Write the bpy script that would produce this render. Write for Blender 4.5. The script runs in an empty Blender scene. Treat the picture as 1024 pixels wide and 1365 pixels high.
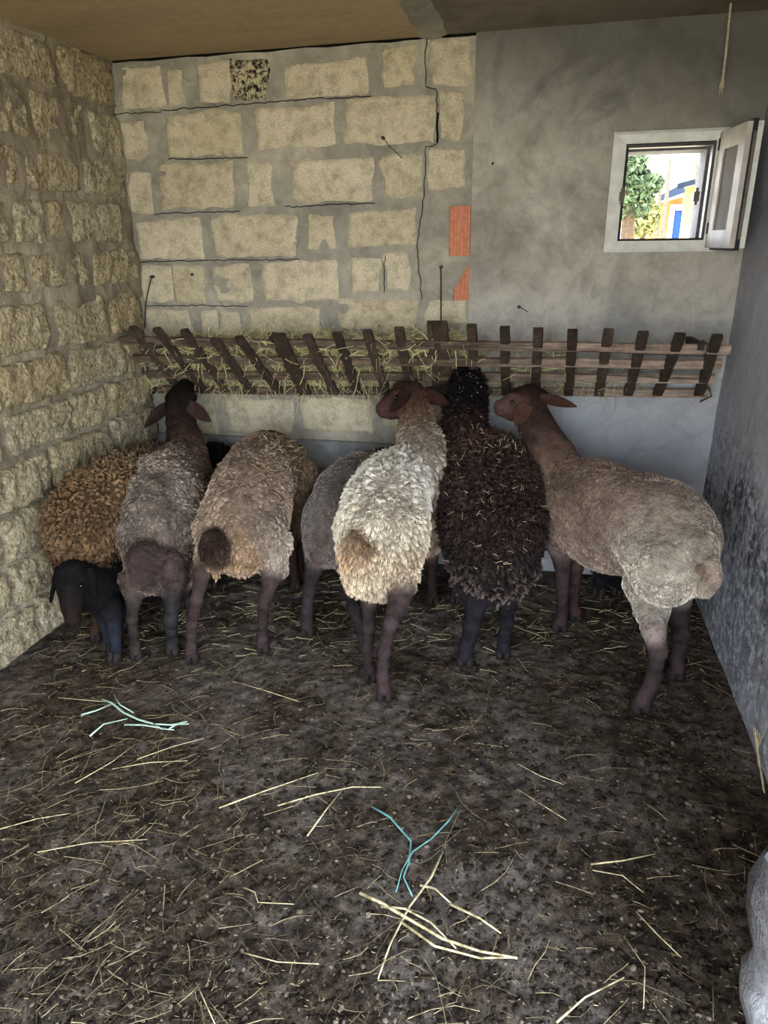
import bpy, math, random
import numpy as np
from mathutils import Matrix, Vector, kdtree

# ------------------------------------------------------------------ camera
F = 935.0; CX, CY = 512.0, 682.5; EYE = 1.5
dn = np.array([547 - CX, 3110 - CY, F]); dn /= np.linalg.norm(dn)
fy = np.array([742 - CX, 328 - CY, F]); fy -= fy.dot(dn) * dn; fy /= np.linalg.norm(fy)
up = -dn
M = np.array([np.cross(fy, up), fy, up])          # rows: world axes in camera coordinates
sc = bpy.context.scene
C = sc.collection
cam = bpy.data.cameras.new('camera')
cam.sensor_fit = 'VERTICAL'; cam.sensor_height = 36.0; cam.lens = F / 1365.0 * 36.0
cam.clip_start = 0.05; cam.clip_end = 500
co = bpy.data.objects.new('camera', cam); C.objects.link(co)
R3 = np.column_stack([M[:, 0], -M[:, 1], -M[:, 2]])
mw = Matrix([list(R3[0]) + [0], list(R3[1]) + [0], list(R3[2]) + [EYE], [0, 0, 0, 1]])
co.matrix_world = mw
sc.camera = co
sc.view_settings.view_transform = 'Standard'; sc.view_settings.look = 'None'
sc.view_settings.gamma = 1.0; sc.view_settings.use_curve_mapping = False
sc.view_settings.exposure = 2.25
sc.cycles.max_bounces = 8; sc.cycles.diffuse_bounces = 4
sc.cycles.use_denoising = True

# ------------------------------------------------------------------ light
w = bpy.data.worlds.new('sky'); sc.world = w; w.use_nodes = True
nt = w.node_tree; bg = nt.nodes['Background']
tc = nt.nodes.new('ShaderNodeTexCoord'); sx = nt.nodes.new('ShaderNodeSeparateXYZ')
rp = nt.nodes.new('ShaderNodeValToRGB')
nt.links.new(tc.outputs['Generated'], sx.inputs[0]); nt.links.new(sx.outputs['Z'], rp.inputs[0])
rp.color_ramp.elements[0].position = 0.0; rp.color_ramp.elements[0].color = (0.93, 0.95, 0.97, 1)
rp.color_ramp.elements[1].position = 0.9; rp.color_ramp.elements[1].color = (0.60, 0.74, 0.95, 1)
nt.links.new(rp.outputs[0], bg.inputs[0]); bg.inputs[1].default_value = 3.0
sun = bpy.data.lights.new('sun', 'SUN'); sun.energy = 4.0; sun.angle = 0.02; sun.color = (1.0, 0.93, 0.82)
so = bpy.data.objects.new('sun', sun); C.objects.link(so)
sd = Vector((-0.30, -0.50, 1.30)).normalized()      # towards the sun: high, behind the camera
so.rotation_euler = sd.to_track_quat('Z', 'Y').to_euler()
for pn, sx_, sy_, lc_, rt_ in (('portal_front', 1.75, 2.05, (-0.35, -0.97, 1.02), (90, 0, 0)), ('portal_side', 1.65, 2.05, (0.74, 0.05, 1.02), (90, 0, 90))):
    pl = bpy.data.lights.new(pn, 'AREA'); pl.shape = 'RECTANGLE'; pl.size = sx_; pl.size_y = sy_; pl.cycles.is_portal = True
    po = bpy.data.objects.new(pn, pl); C.objects.link(po); po.location = lc_; po.rotation_euler = [math.radians(a_) for a_ in rt_]

XL, XR, YB, ZC = -1.94, 0.715, 3.176, 2.247
YF = -0.95
rng = np.random.default_rng(7); random.seed(7)

# ------------------------------------------------------------------ helpers
def ray(px, py): return M @ np.array([px - CX, py - CY, F])
EYEV = np.array([0, 0, EYE])
def onZ(px, py, z=0.0): r = ray(px, py); return EYEV + r * ((z - EYE) / r[2])
def onY(px, py, Y=YB): r = ray(px, py); return EYEV + r * (Y / r[1])
def onX(px, py, x=XL): r = ray(px, py); return EYEV + r * (x / r[0])
def depth(p): return float((M.T @ (np.asarray(p) - EYEV))[2])
def rad(p, rpx): return rpx * depth(p) / F
def lin(c):
    c = np.array(c, float) / 255.0
    return np.where(c <= 0.04045, c / 12.92, ((c + 0.055) / 1.055) ** 2.4)
def rgba(c): return tuple(lin(c)) + (1.0,)
def unit(v): v = np.asarray(v, float); return v / (np.linalg.norm(v) + 1e-12)

def hash3(ix, iy, iz, seed):
    h = (ix * 374761393 + iy * 668265263 + iz * 2147483647 + seed * 1274126177) & 0xffffffff
    h = ((h ^ (h >> 13)) * 1274126177) & 0xffffffff
    h = h ^ (h >> 16)
    return (h & 0xffff).astype(float) / 65535.0
def vnoise(P, seed=0):
    P = np.asarray(P, float); I = np.floor(P).astype(np.int64); f = P - I; f = f * f * (3 - 2 * f)
    r = 0
    for a in (0, 1):
        for b in (0, 1):
            for c in (0, 1):
                wgt = (f[:, 0] if a else 1 - f[:, 0]) * (f[:, 1] if b else 1 - f[:, 1]) * (f[:, 2] if c else 1 - f[:, 2])
                r = r + wgt * hash3(I[:, 0] + a, I[:, 1] + b, I[:, 2] + c, seed)
    return r * 2 - 1
def fbm(P, seed=0, oct=3):
    r = 0; a = 1.0; s = 0
    for o in range(oct):
        r = r + a * vnoise(np.asarray(P) * 2 ** o, seed + o * 17); s += a; a *= 0.5
    return r / s

def mesh_np(name, V, faces, mat=None, parent=None, smooth=False, origin=None, cols=None):
    """V (n,3) world coordinates; faces: list of tuples or (m,k) array"""
    me = bpy.data.meshes.new(name)
    V = np.asarray(V, float)
    o = np.array(origin if origin is not None else (0, 0, 0), float)
    if isinstance(faces, np.ndarray):
        m, k = faces.shape
        me.vertices.add(len(V)); me.vertices.foreach_set('co', (V - o).astype(np.float32).ravel())
        me.loops.add(m * k); me.loops.foreach_set('vertex_index', faces.astype(np.int32).ravel())
        me.polygons.add(m); me.polygons.foreach_set('loop_start', np.arange(0, m * k, k, dtype=np.int32))
        me.update(calc_edges=True)
    else:
        me.from_pydata([tuple(v) for v in (V - o)], [], [tuple(f) for f in faces]); me.update()
    if smooth: me.polygons.foreach_set('use_smooth', np.ones(len(me.polygons), bool))
    if cols is not None:
        for an, arr in cols.items():
            at = me.attributes.new(an, 'FLOAT_COLOR', 'POINT')
            at.data.foreach_set('color', np.column_stack([arr, np.ones(len(arr))]).astype(np.float32).ravel())
    if mat: me.materials.append(mat)
    ob = bpy.data.objects.new(name, me); C.objects.link(ob)
    place(ob, o, parent)
    return ob
def place(ob, o, parent):
    ob.location = Vector(o)
    if parent is not None:
        ob.parent = parent
        p = np.zeros(3); q = parent
        while q is not None: p = p + np.array(q.location); q = q.parent
        ob.location = Vector(np.array(o) - p)
def empty(name, loc):
    o = bpy.data.objects.new(name, None); o.empty_display_size = .1; C.objects.link(o); o.location = Vector(loc); return o
def tag(o, label=None, cat=None, group=None, kind=None):
    if label: o['label'] = label
    if cat: o['category'] = cat
    if group: o['group'] = group
    if kind: o['kind'] = kind
    return o

class MB:
    def __init__(s): s.v = []; s.f = []
    def add(s, V, Fc):
        b = len(s.v); s.v += [tuple(map(float, x)) for x in V]; s.f += [tuple(b + i for i in f) for f in Fc]; return s
    def box(s, lo, hi):
        x0, y0, z0 = lo; x1, y1, z1 = hi
        return s.add([(x0, y0, z0), (x1, y0, z0), (x1, y1, z0), (x0, y1, z0), (x0, y0, z1), (x1, y0, z1), (x1, y1, z1), (x0, y1, z1)],
                     [(0, 3, 2, 1), (4, 5, 6, 7), (0, 1, 5, 4), (1, 2, 6, 5), (2, 3, 7, 6), (3, 0, 4, 7)])
    def bar(s, a, b, u, hw, hd, bev=0.0, nseg=1, wob=0.0, seed=0):
        """beam from a to b; u roughly the width direction; octagonal when bevelled"""
        a = np.array(a, float); b = np.array(b, float); d = unit(b - a); u = np.array(u, float); u = unit(u - u.dot(d) * d); n = np.cross(d, u)
        if bev > 0: sec = [(-hw, -hd + bev), (-hw + bev, -hd), (hw - bev, -hd), (hw, -hd + bev), (hw, hd - bev), (hw - bev, hd), (-hw + bev, hd), (-hw, hd - bev)]
        else: sec = [(-hw, -hd), (hw, -hd), (hw, hd), (-hw, hd)]
        k = len(sec); V = []; r = random.Random(seed)
        for i in range(nseg + 1):
            t = i / nseg; c = a + (b - a) * t + u * r.uniform(-wob, wob) + n * r.uniform(-wob, wob)
            for (x, y) in sec: V.append(c + u * x + n * y)
        Fc = [tuple(range(k))[::-1], tuple(nseg * k + i for i in range(k))]
        for j in range(nseg):
            for i in range(k): Fc.append((j * k + i, j * k + (i + 1) % k, (j + 1) * k + (i + 1) % k, (j + 1) * k + i))
        return s.add(V, Fc)
    def tube(s, pts, r, n=6, r2=None):
        pts = [np.array(p, float) for p in pts]; V = []; m = len(pts); ref = np.array([0.13, 0.2, 0.97])
        for i, p in enumerate(pts):
            d = unit(pts[min(i + 1, m - 1)] - pts[max(i - 1, 0)]); u = ref - ref.dot(d) * d
            if np.linalg.norm(u) < .1: u = np.array([1, 0, 0]) - d[0] * d
            u = unit(u); v = np.cross(d, u); rr = r if r2 is None else r + (r2 - r) * i / (m - 1)
            for k in range(n):
                a = 2 * math.pi * k / n; V.append(p + (u * math.cos(a) + v * math.sin(a)) * rr)
        Fc = [tuple(range(n))[::-1], tuple((m - 1) * n + i for i in range(n))]
        for j in range(m - 1):
            for i in range(n): Fc.append((j * n + i, j * n + (i + 1) % n, (j + 1) * n + (i + 1) % n, (j + 1) * n + i))
        return s.add(V, Fc)
    def build(s, name, mat, parent=None, smooth=False, origin=None):
        if origin is None: origin = np.mean(np.array(s.v), axis=0)
        return mesh_np(name, s.v, s.f, mat, parent, smooth, origin)

# ------------------------------------------------------------------ materials
class Mat:
    def __init__(s, name, rough=0.9, spec=0.25):
        s.m = bpy.data.materials.new(name); s.m.use_nodes = True; s.nt = s.m.node_tree
        s.b = s.nt.nodes['Principled BSDF']; s.b.inputs['Roughness'].default_value = rough
        s.b.inputs['Specular IOR Level'].default_value = spec
        g = s.nt.nodes.new('ShaderNodeNewGeometry'); s.pos = g.outputs['Position']
        s.rand = None; s.h = None
    def L(s, a, b): s.nt.links.new(a, b)
    def obrand(s):
        n = s.nt.nodes.new('ShaderNodeObjectInfo'); return n.outputs['Random']
    def mapping(s, scale, rot=(0, 0, 0)):
        n = s.nt.nodes.new('ShaderNodeMapping'); n.inputs['Scale'].default_value = scale; n.inputs['Rotation'].default_value = rot
        s.L(s.pos, n.inputs['Vector']); return n.outputs[0]
    def noise(s, scale, detail=4, rough=0.55, vec=None, dist=0.0):
        n = s.nt.nodes.new('ShaderNodeTexNoise'); n.inputs['Scale'].default_value = scale; n.inputs['Detail'].default_value = detail
        n.inputs['Roughness'].default_value = rough; n.inputs['Distortion'].default_value = dist
        s.L(vec if vec is not None else s.pos, n.inputs['Vector']); return n.outputs['Fac']
    def voro(s, scale, feature='F1', vec=None, rnd=1.0):
        n = s.nt.nodes.new('ShaderNodeTexVoronoi'); n.feature = feature; n.inputs['Scale'].default_value = scale; n.inputs['Randomness'].default_value = rnd
        s.L(vec if vec is not None else s.pos, n.inputs['Vector']); return n.outputs['Distance']
    def ramp(s, fac, stops, interp='LINEAR'):
        n = s.nt.nodes.new('ShaderNodeValToRGB'); n.color_ramp.interpolation = interp; e = n.color_ramp.elements
        while len(e) < len(stops): e.new(0.5)
        for el, (p, c) in zip(e, stops):
            el.position = p; el.color = rgba(c) if not np.isscalar(c) else (c, c, c, 1)
        s.L(fac, n.inputs[0]); return n.outputs[0]
    def mapr(s, v, a, b, c=0.0, d=1.0):
        n = s.nt.nodes.new('ShaderNodeMapRange'); s.L(v, n.inputs[0])
        for i, x in ((1, a), (2, b), (3, c), (4, d)): n.inputs[i].default_value = x
        return n.outputs[0]
    def mix(s, fac, a, b, mode='MIX'):
        n = s.nt.nodes.new('ShaderNodeMix'); n.data_type = 'RGBA'; n.blend_type = mode
        for i, x in ((0, fac), (6, a), (7, b)):
            if isinstance(x, (int, float)): n.inputs[i].default_value = x
            elif isinstance(x, (tuple, list)): n.inputs[i].default_value = rgba(x)
            else: s.L(x, n.inputs[i])
        return n.outputs[2]
    def math(s, op, a, b=0.0):
        n = s.nt.nodes.new('ShaderNodeMath'); n.operation = op
        for i, x in ((0, a), (1, b)):
            if isinstance(x, (int, float)): n.inputs[i].default_value = x
            else: s.L(x, n.inputs[i])
        return n.outputs[0]
    def xyz(s):
        n = s.nt.nodes.new('ShaderNodeSeparateXYZ'); s.L(s.pos, n.inputs[0]); return n.outputs
    def attr(s, name):
        n = s.nt.nodes.new('ShaderNodeAttribute'); n.attribute_name = name; return n.outputs['Color']
    def color(s, c):
        if isinstance(c, (tuple, list)): s.b.inputs['Base Color'].default_value = rgba(c)
        else: s.L(c, s.b.inputs['Base Color'])
        return s
    def bump(s, h, dist=0.01, strength=1.0):
        n = s.nt.nodes.new('ShaderNodeBump'); n.inputs['Distance'].default_value = dist; n.inputs['Strength'].default_value = strength
        s.L(h, n.inputs['Height'])
        if s.h is not None: s.L(s.h, n.inputs['Normal'])
        s.h = n.outputs[0]; s.L(s.h, s.b.inputs['Normal']); return s

def simple(name, c, rough=0.8, spec=0.3, var=0.15, scale=40, bump=0.002):
    m = Mat(name, rough, spec); n = m.noise(scale, 4)
    c2 = tuple(int(x * (1 - var)) for x in c); c3 = tuple(min(255, int(x * (1 + var))) for x in c)
    m.color(m.ramp(n, [(0.3, c2), (0.7, c3)]))
    if bump: m.bump(n, bump)
    return m.m

# rough limestone of the left wall
m = Mat('rough_limestone', 0.95, 0.15)
n1 = m.noise(5, 5, 0.6); n2 = m.noise(55, 6, 0.7); str_ = m.noise(1.0, 4, 0.65, m.mapping((60, 95, 42), (0.5, 0, 0)))
v1 = m.voro(70)
base = m.ramp(n1, [(0.25, (196, 184, 156)), (0.5, (222, 213, 188)), (0.75, (236, 230, 210))])
base = m.mix(0.55, base, m.ramp(str_, [(0.36, (96, 84, 62)), (0.48, (214, 204, 176)), (0.62, (255, 251, 240))]), 'MIX')
r_ = m.ramp(m.obrand(), [(0, (242, 230, 204)), (0.5, (255, 253, 248)), (1, (248, 240, 220))])
base = m.mix(0.8, base, r_, 'MULTIPLY')
pits = m.ramp(m.noise(42, 6, 0.8), [(0.34, (52, 46, 36)), (0.46, (255, 255, 255))])
base = m.mix(0.75, base, pits, 'MULTIPLY')
gr = m.voro(130)
base = m.mix(0.4, base, m.ramp(gr, [(0.2, (255, 255, 250)), (0.7, (150, 142, 124))]), 'MULTIPLY')
m.color(base); m.bump(gr, -0.006); m.bump(str_, 0.045); m.bump(n2, 0.028); m.bump(v1, 0.004)
LIME_ROUGH = m.m
# smooth sawn limestone blocks of the back wall
m = Mat('sawn_limestone', 0.93, 0.15)
n1 = m.noise(4, 5, 0.6); n2 = m.noise(90, 6, 0.7); n3 = m.noise(22, 5, 0.65)
saw = m.noise(1.0, 3, 0.6, m.mapping((90, 60, 160), (0, 0.6, 0)))
base = m.ramp(n1, [(0.25, (178, 174, 160)), (0.5, (198, 194, 180)), (0.75, (214, 211, 199))])
base = m.mix(0.35, base, m.ramp(saw, [(0.35, (150, 142, 122)), (0.65, (224, 219, 202))]))
base = m.mix(0.6, base, m.ramp(n3, [(0.25, (132, 125, 108)), (0.55, (250, 248, 242))]), 'MULTIPLY')
base = m.mix(1.0, base, m.ramp(m.obrand(), [(0, (240, 236, 224)), (0.5, (255, 253, 248)), (1, (246, 242, 232))]), 'MULTIPLY')
m.color(base); m.bump(saw, 0.003); m.bump(n2, 0.004); m.bump(n3, 0.005)
LIME = m.m
m = Mat('mouldy_limestone', 0.95, 0.15)
n1 = m.noise(40, 6, 0.8)
m.color(m.mix(m.ramp(n1, [(0.46, 0.0), (0.56, 1.0)]), (38, 36, 28), (184, 176, 148))); m.bump(n1, 0.006)
MOULDY = m.m
def mortar(name, a, b, c, bsc):
    m = Mat(name, 0.95, 0.15); n1 = m.noise(3, 5, 0.6); n2 = m.noise(60, 5, 0.7); n3 = m.noise(14, 4, 0.6, dist=1.0)
    base = m.ramp(n1, [(0.3, a), (0.5, b), (0.72, c)])
    base = m.mix(0.5, base, m.ramp(n3, [(0.3, (170, 166, 158)), (0.6, (255, 255, 255))]), 'MULTIPLY')
    m.color(base); m.bump(n3, bsc * 2); m.bump(n2, bsc); return m.m
MORTAR_L = mortar('trowelled_mortar', (112, 104, 90), (138, 130, 115), (166, 158, 140), 0.006)
MORTAR_B = mortar('grey_mortar', (128, 127, 119), (148, 146, 137), (182, 177, 162), 0.003)
# plaster: grey render, darker towards the ceiling and the right, whitewashed and bluish lower down
m = Mat('grey_plaster', 0.88, 0.25)
n1 = m.noise(2.2, 6, 0.62, dist=0.6); n2 = m.noise(70, 5, 0.7); n3 = m.noise(11, 5, 0.7, dist=0.8); z = m.xyz()
base = m.ramp(n1, [(0.3, (116, 112, 104)), (0.43, (146, 143, 134)), (0.56, (172, 170, 162)), (0.7, (140, 138, 135))])
base = m.mix(0.45, base, m.ramp(n3, [(0.3, (160, 158, 156)), (0.55, (255, 255, 255))]), 'MULTIPLY')
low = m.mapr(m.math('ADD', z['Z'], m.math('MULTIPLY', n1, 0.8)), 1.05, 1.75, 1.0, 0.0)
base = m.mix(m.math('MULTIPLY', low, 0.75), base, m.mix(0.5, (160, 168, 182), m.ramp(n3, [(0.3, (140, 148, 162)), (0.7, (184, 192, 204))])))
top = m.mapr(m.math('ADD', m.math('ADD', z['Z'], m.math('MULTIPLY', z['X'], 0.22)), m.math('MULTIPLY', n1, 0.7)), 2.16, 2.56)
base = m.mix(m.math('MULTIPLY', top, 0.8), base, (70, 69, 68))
spots = m.ramp(m.voro(26), [(0.035, 1.0), (0.07, 0.0)])
base = m.mix(m.math('MULTIPLY', spots, 0.5), base, (92, 88, 82))
m.color(base); m.bump(n1, 0.01); m.bump(n3, 0.003); m.bump(n2, 0.0012)
PLASTER = m.m
# right wall: bluish plaster with flaking limewash and black damp stains low down
m = Mat('damp_plaster', 0.85, 0.3)
n1 = m.noise(2.6, 6, 0.7, dist=0.8); n2 = m.noise(60, 5, 0.7); n3 = m.noise(22, 6, 0.75, m.mapping((1, 1, 0.45))); z = m.xyz()
base = m.ramp(n1, [(0.3, (132, 134, 146)), (0.5, (156, 159, 172)), (0.7, (172, 176, 188))])
zz = m.math('ADD', z['Z'], m.math('MULTIPLY', n1, 0.7))
st = m.math('MULTIPLY', m.math('MULTIPLY', m.mapr(zz, 0.95, 1.15, 1.0, 0.0), m.mapr(zz, 0.45, 0.85, 0.35, 1.0)), m.ramp(m.math('ADD', n3, m.math('MULTIPLY', n1, 0.4)), [(0.60, 1.0), (0.80, 0.0)]))
base = m.mix(m.math('MULTIPLY', st, 0.95), base, (42, 42, 46))
fl = m.math('MULTIPLY', m.ramp(m.noise(30, 6, 0.8), [(0.50, 0.0), (0.57, 1.0)]), m.mapr(zz, 0.95, 1.3, 1.0, 0.0))
base = m.mix(m.math('MULTIPLY', fl, 0.85), base, (205, 212, 222))
m.color(base); m.bump(n3, 0.006); m.bump(n2, 0.002)
DAMP = m.m
# floor
m = Mat('trodden_earth', 0.88, 0.28)
n1 = m.noise(1.6, 5, 0.6, dist=0.5); n2 = m.noise(18, 6, 0.75); n3 = m.noise(90, 5, 0.75); n4 = m.noise(5.5, 5, 0.7)
soil = m.ramp(n2, [(0.36, (30, 25, 19)), (0.48, (62, 52, 42)), (0.60, (92, 80, 66)), (0.74, (124, 110, 94))])
grey = m.ramp(n2, [(0.34, (64, 58, 53)), (0.5, (102, 94, 88)), (0.7, (136, 127, 120))])
base = m.mix(m.ramp(m.math('ADD', m.math('MULTIPLY', n1, 0.6), m.math('MULTIPLY', n4, 0.4)), [(0.46, 0.0), (0.55, 1.0)]), soil, grey)
base = m.mix(0.65, base, m.ramp(n3, [(0.33, (92, 86, 76)), (0.55, (250, 248, 244)), (0.75, (255, 255, 255))]), 'MULTIPLY')
m.color(base); m.bump(n2, 0.012); m.bump(n3, 0.005)
EARTH = m.m
# ceiling
m = Mat('ceiling_boarding', 0.6, 0.3)
n1 = m.noise(1.0, 5, 0.6, m.mapping((0.7, 3.2, 1)), dist=0.6); n2 = m.noise(30, 4)
m.color(m.mix(0.25, m.ramp(n1, [(0.3, (132, 116, 90)), (0.5, (156, 139, 110)), (0.72, (136, 122, 100))]), m.ramp(n2, [(0.3, (120, 104, 80)), (0.7, (180, 160, 128))]))); m.bump(n2, 0.0008)
CEIL = m.m
m = Mat('ceiling_concrete', 0.85, 0.3)
n1 = m.noise(3.5, 5, 0.65, dist=0.8); n2 = m.noise(40, 4)
m.color(m.ramp(n1, [(0.3, (92, 85, 72)), (0.5, (118, 110, 96)), (0.7, (100, 94, 84))])); m.bump(n1, 0.004); m.bump(n2, 0.001)
CEIL2 = m.m
# rack wood
def woodmat(name, a, b, c, rough=0.75):
    m = Mat(name, rough, 0.3)
    n0 = m.nt.nodes.new('ShaderNodeTexCoord')
    g = m.noise(1.0, 5, 0.65, m.mapping((55, 55, 9))); n2 = m.noise(26, 5, 0.7)
    base = m.mix(0.5, m.ramp(g, [(0.3, a), (0.5, b), (0.75, c)]), m.ramp(n2, [(0.3, a), (0.5, b), (0.75, c)]))
    base = m.mix(0.8, base, m.ramp(m.obrand(), [(0, (190, 180, 172)), (1, (255, 255, 255))]), 'MULTIPLY')
    m.color(base); m.bump(g, 0.003); m.bump(n2, 0.002); return m.m
WOOD = woodmat('old_dark_wood', (36, 30, 26), (60, 50, 43), (100, 86, 74))
m = Mat('weathered_rail_wood', 0.8, 0.25)
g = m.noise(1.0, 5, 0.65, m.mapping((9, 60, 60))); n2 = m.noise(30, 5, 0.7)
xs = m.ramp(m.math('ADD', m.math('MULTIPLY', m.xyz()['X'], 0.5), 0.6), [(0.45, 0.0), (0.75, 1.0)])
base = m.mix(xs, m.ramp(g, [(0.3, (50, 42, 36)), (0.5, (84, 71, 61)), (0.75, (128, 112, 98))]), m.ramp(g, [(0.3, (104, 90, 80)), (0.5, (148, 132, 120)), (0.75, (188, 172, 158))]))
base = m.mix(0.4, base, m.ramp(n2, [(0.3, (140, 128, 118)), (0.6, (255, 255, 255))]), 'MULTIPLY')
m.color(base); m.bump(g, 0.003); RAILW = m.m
IRON = simple('rusty_iron', (48, 38, 34), 0.7, 0.4)
BRICK = simple('red_clay', (184, 122, 98), 0.9, 0.2, 0.1, 60, 0.001)
PAINT = simple('white_window_paint', (206, 210, 206), 0.5, 0.4, 0.06, 25, 0.0015)
PAINT2 = simple('grey_white_paint', (176, 172, 168), 0.55, 0.4, 0.08, 18, 0.0015)
RUBBER = simple('black_rubber', (26, 28, 32), 0.5, 0.4)
CRACK = simple('crack_shadow', (22, 20, 17), 1.0, 0.0)
ROPE = simple('pale_rope', (176, 166, 146), 0.9, 0.1, 0.2, 150)
STONE = mortar('broken_concrete', (88, 88, 94), (116, 117, 124), (146, 147, 152), 0.008)
def strawmat(name, cols):
    m = Mat(name, 0.65, 0.3)
    m.color(m.ramp(m.noise(45, 2), [(0.3 + 0.4 * i / (len(cols) - 1), c) for i, c in enumerate(cols)])); return m.m
STRAW = strawmat('dry_straw', [(122, 108, 78), (176, 162, 122), (208, 198, 162), (160, 148, 110)])
STRAWD = strawmat('dirty_straw', [(66, 57, 42), (104, 92, 70), (86, 75, 56), (136, 123, 94)])
STRAWM = strawmat('faded_straw', [(92, 80, 58), (138, 124, 92), (168, 155, 122), (122, 110, 80)])
HAY = strawmat('green_hay', [(148, 142, 98), (190, 182, 134), (220, 212, 168), (166, 164, 112)])
DUNG = simple('dry_dung', (40, 33, 26), 0.9, 0.2, 0.3)
PEBBLE = simple('dusty_pebbles', (104, 94, 82), 0.9, 0.2, 0.25)
GREENTWINE = simple('pale_green_plastic', (176, 206, 188), 0.45, 0.5)
TEALTWINE = simple('turquoise_plastic', (104, 160, 160), 0.45, 0.5)
HOOF = simple('horn', (36, 30, 29), 0.75, 0.25, 0.2, 60)
EYE_M = simple('eye_black', (14, 10, 9), 0.1, 0.6, 0.0, 5, 0)
# wool / skin share one attribute driven material
def coat(name, rough, fuzz, hairy=False):
    m = Mat(name, rough, 0.12)
    a = m.attr('col')
    n = m.noise(28, 4, 0.65); n2 = m.noise(170, 4, 0.7)
    if not hairy:
        c = m.mix(0.8, a, m.ramp(n, [(0.3, (160, 150, 142)), (0.6, (255, 255, 255))]), 'MULTIPLY')
        m.color(c); wool = m.attr('wool')
        h = m.math('MULTIPLY', wool, n2); h2 = m.math('MULTIPLY', wool, m.voro(60))
        m.bump(h2, 0.016); m.bump(h, 0.012); m.bump(n2, 0.002)
    else: m.color(a)
    return m.m
BODY = coat('sheep_coat', 0.85, 0.0)
FUR = coat('wool_fibre', 0.85, 0.0, True)

# ------------------------------------------------------------------ walls
def plane_grid(origin, ua, va, na, us, vs, hfun):
    us = np.asarray(us); vs = np.asarray(vs); U, Vv = np.meshgrid(us, vs, indexing='ij')
    P = np.asarray(origin)[None] + U.reshape(-1, 1) * np.asarray(ua) + Vv.reshape(-1, 1) * np.asarray(va)
    P = P + hfun(P)[:, None] * np.asarray(na)
    nu, nv = len(us), len(vs); i = np.arange(nu - 1)[:, None] * nv + np.arange(nv - 1)[None]
    Fq = np.stack([i, i + nv, i + nv + 1, i + 1], -1).reshape(-1, 4)
    if np.dot(np.cross(ua, va), na) < 0: Fq = Fq[:, ::-1]
    return P, Fq

def block(name, c0, ua, va, na, wd, ht, mat, parent, proud, rough, seed, edge=0.012, nu=10, nv=6, rnd=0.02, skew=(0, 0)):
    """one stone: irregular outline, rounded front standing proud of the mortar. c0 = centre on the wall plane"""
    ua, va, na, c0 = map(lambda x: np.array(x, float), (ua, va, na, c0))
    s = np.linspace(-1, 1, nu + 1); t = np.linspace(-1, 1, nv + 1); S, T = np.meshgrid(s, t, indexing='ij'); S = S.ravel(); T = T.ravel()
    # squarish superellipse rounding of the corners
    e = np.maximum(np.abs(S), np.abs(T)); cr = 1 - 0.045 * (np.abs(S) * np.abs(T)) ** 6
    x = S * wd / 2 * cr; y = T * ht / 2 * (1 - 0.07 * (np.abs(S) * np.abs(T)) ** 6)
    Q = c0 + x[:, None] * ua + y[:, None] * va
    x = x + edge * fbm(Q * 11 + 3.1, seed) * e ** 3 + skew[0] * T * wd / 2; y = y + .8 * edge * fbm(Q * 13 + 9.7, seed + 5, 4) * e ** 3 + skew[1] * S * ht / 2
    Q = c0 + x[:, None] * ua + y[:, None] * va
    d = np.minimum((1 - np.abs(S)) * wd / 2, (1 - np.abs(T)) * ht / 2)
    h = proud * (1 - np.exp(-(d + 0.002) / rnd)) + rough * fbm(Q * 30, seed + 3, 4) * np.clip(d / 0.01, 0.3, 1)
    border = (np.abs(S) > .999) | (np.abs(T) > .999)
    h = np.where(border, -0.03, h)
    V = Q + h[:, None] * na
    m_ = nv + 1; i = np.arange(nu)[:, None] * m_ + np.arange(nv)[None]
    Fq = np.stack([i, i + m_, i + m_ + 1, i + 1], -1).reshape(-1, 4)
    if np.dot(np.cross(ua, va), na) < 0: Fq = Fq[:, ::-1]
    return mesh_np(name, V, Fq, mat, parent, True, c0)

TH = 0.22
# back wall: four slabs round the window opening, with mortar, blocks and plaster as parts
wx0, wx1, wz0, wz1 = 0.236, 0.560, 1.490, 1.838
b = MB(); y0, y1 = YB + 0.012, YB + TH
b.box((XL - TH, y0, -0.1), (wx0, y1, ZC + .1)); b.box((wx1, y0, -0.1), (XR + TH, y1, ZC + .1))
b.box((wx0, y0, -0.1), (wx1, y1, wz0)); b.box((wx0, y0, wz1), (wx1, y1, ZC + .1))
wall_back = tag(b.build('wall_back', MORTAR_B, origin=(0, YB, 0)), 'back wall of pale stone blocks and grey plaster under a low ceiling', kind='structure')
XJ = -0.355
P, Fq = plane_grid((XL, YB, 0), (1, 0, 0), (0, 0, 1), (0, -1, 0), np.linspace(0, XJ - XL, 120), np.linspace(0, ZC, 165),
                   lambda P: 0.0095 * fbm(P * np.array([8, 1, 10]), 11, 4) + 0.003 * fbm(P * 3, 5, 2))
mesh_np('mortar', P, Fq, MORTAR_B, wall_back, True, (XL, YB, 0))
us = np.concatenate([np.linspace(XJ, wx0, 40), np.linspace(wx0, wx1, 22)[1:], np.linspace(wx1, XR, 12)[1:]])
vs = np.concatenate([np.linspace(0, wz0, 90), np.linspace(wz0, wz1, 24)[1:], np.linspace(wz1, ZC, 28)[1:]])
P, Fq = plane_grid((0, YB, 0), (1, 0, 0), (0, 0, 1), (0, -1, 0), us, vs,
                   lambda P: 0.010 + 0.005 * fbm(P * 2.3, 31, 3) + 0.0012 * fbm(P * 14, 8, 2))
cen = P[Fq].mean(axis=1); keep = ~((cen[:, 0] > wx0) & (cen[:, 0] < wx1) & (cen[:, 2] > wz0) & (cen[:, 2] < wz1))
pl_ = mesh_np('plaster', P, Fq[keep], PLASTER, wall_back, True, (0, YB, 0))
pl_['label'] = 'smooth grey plaster on the right half'
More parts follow.
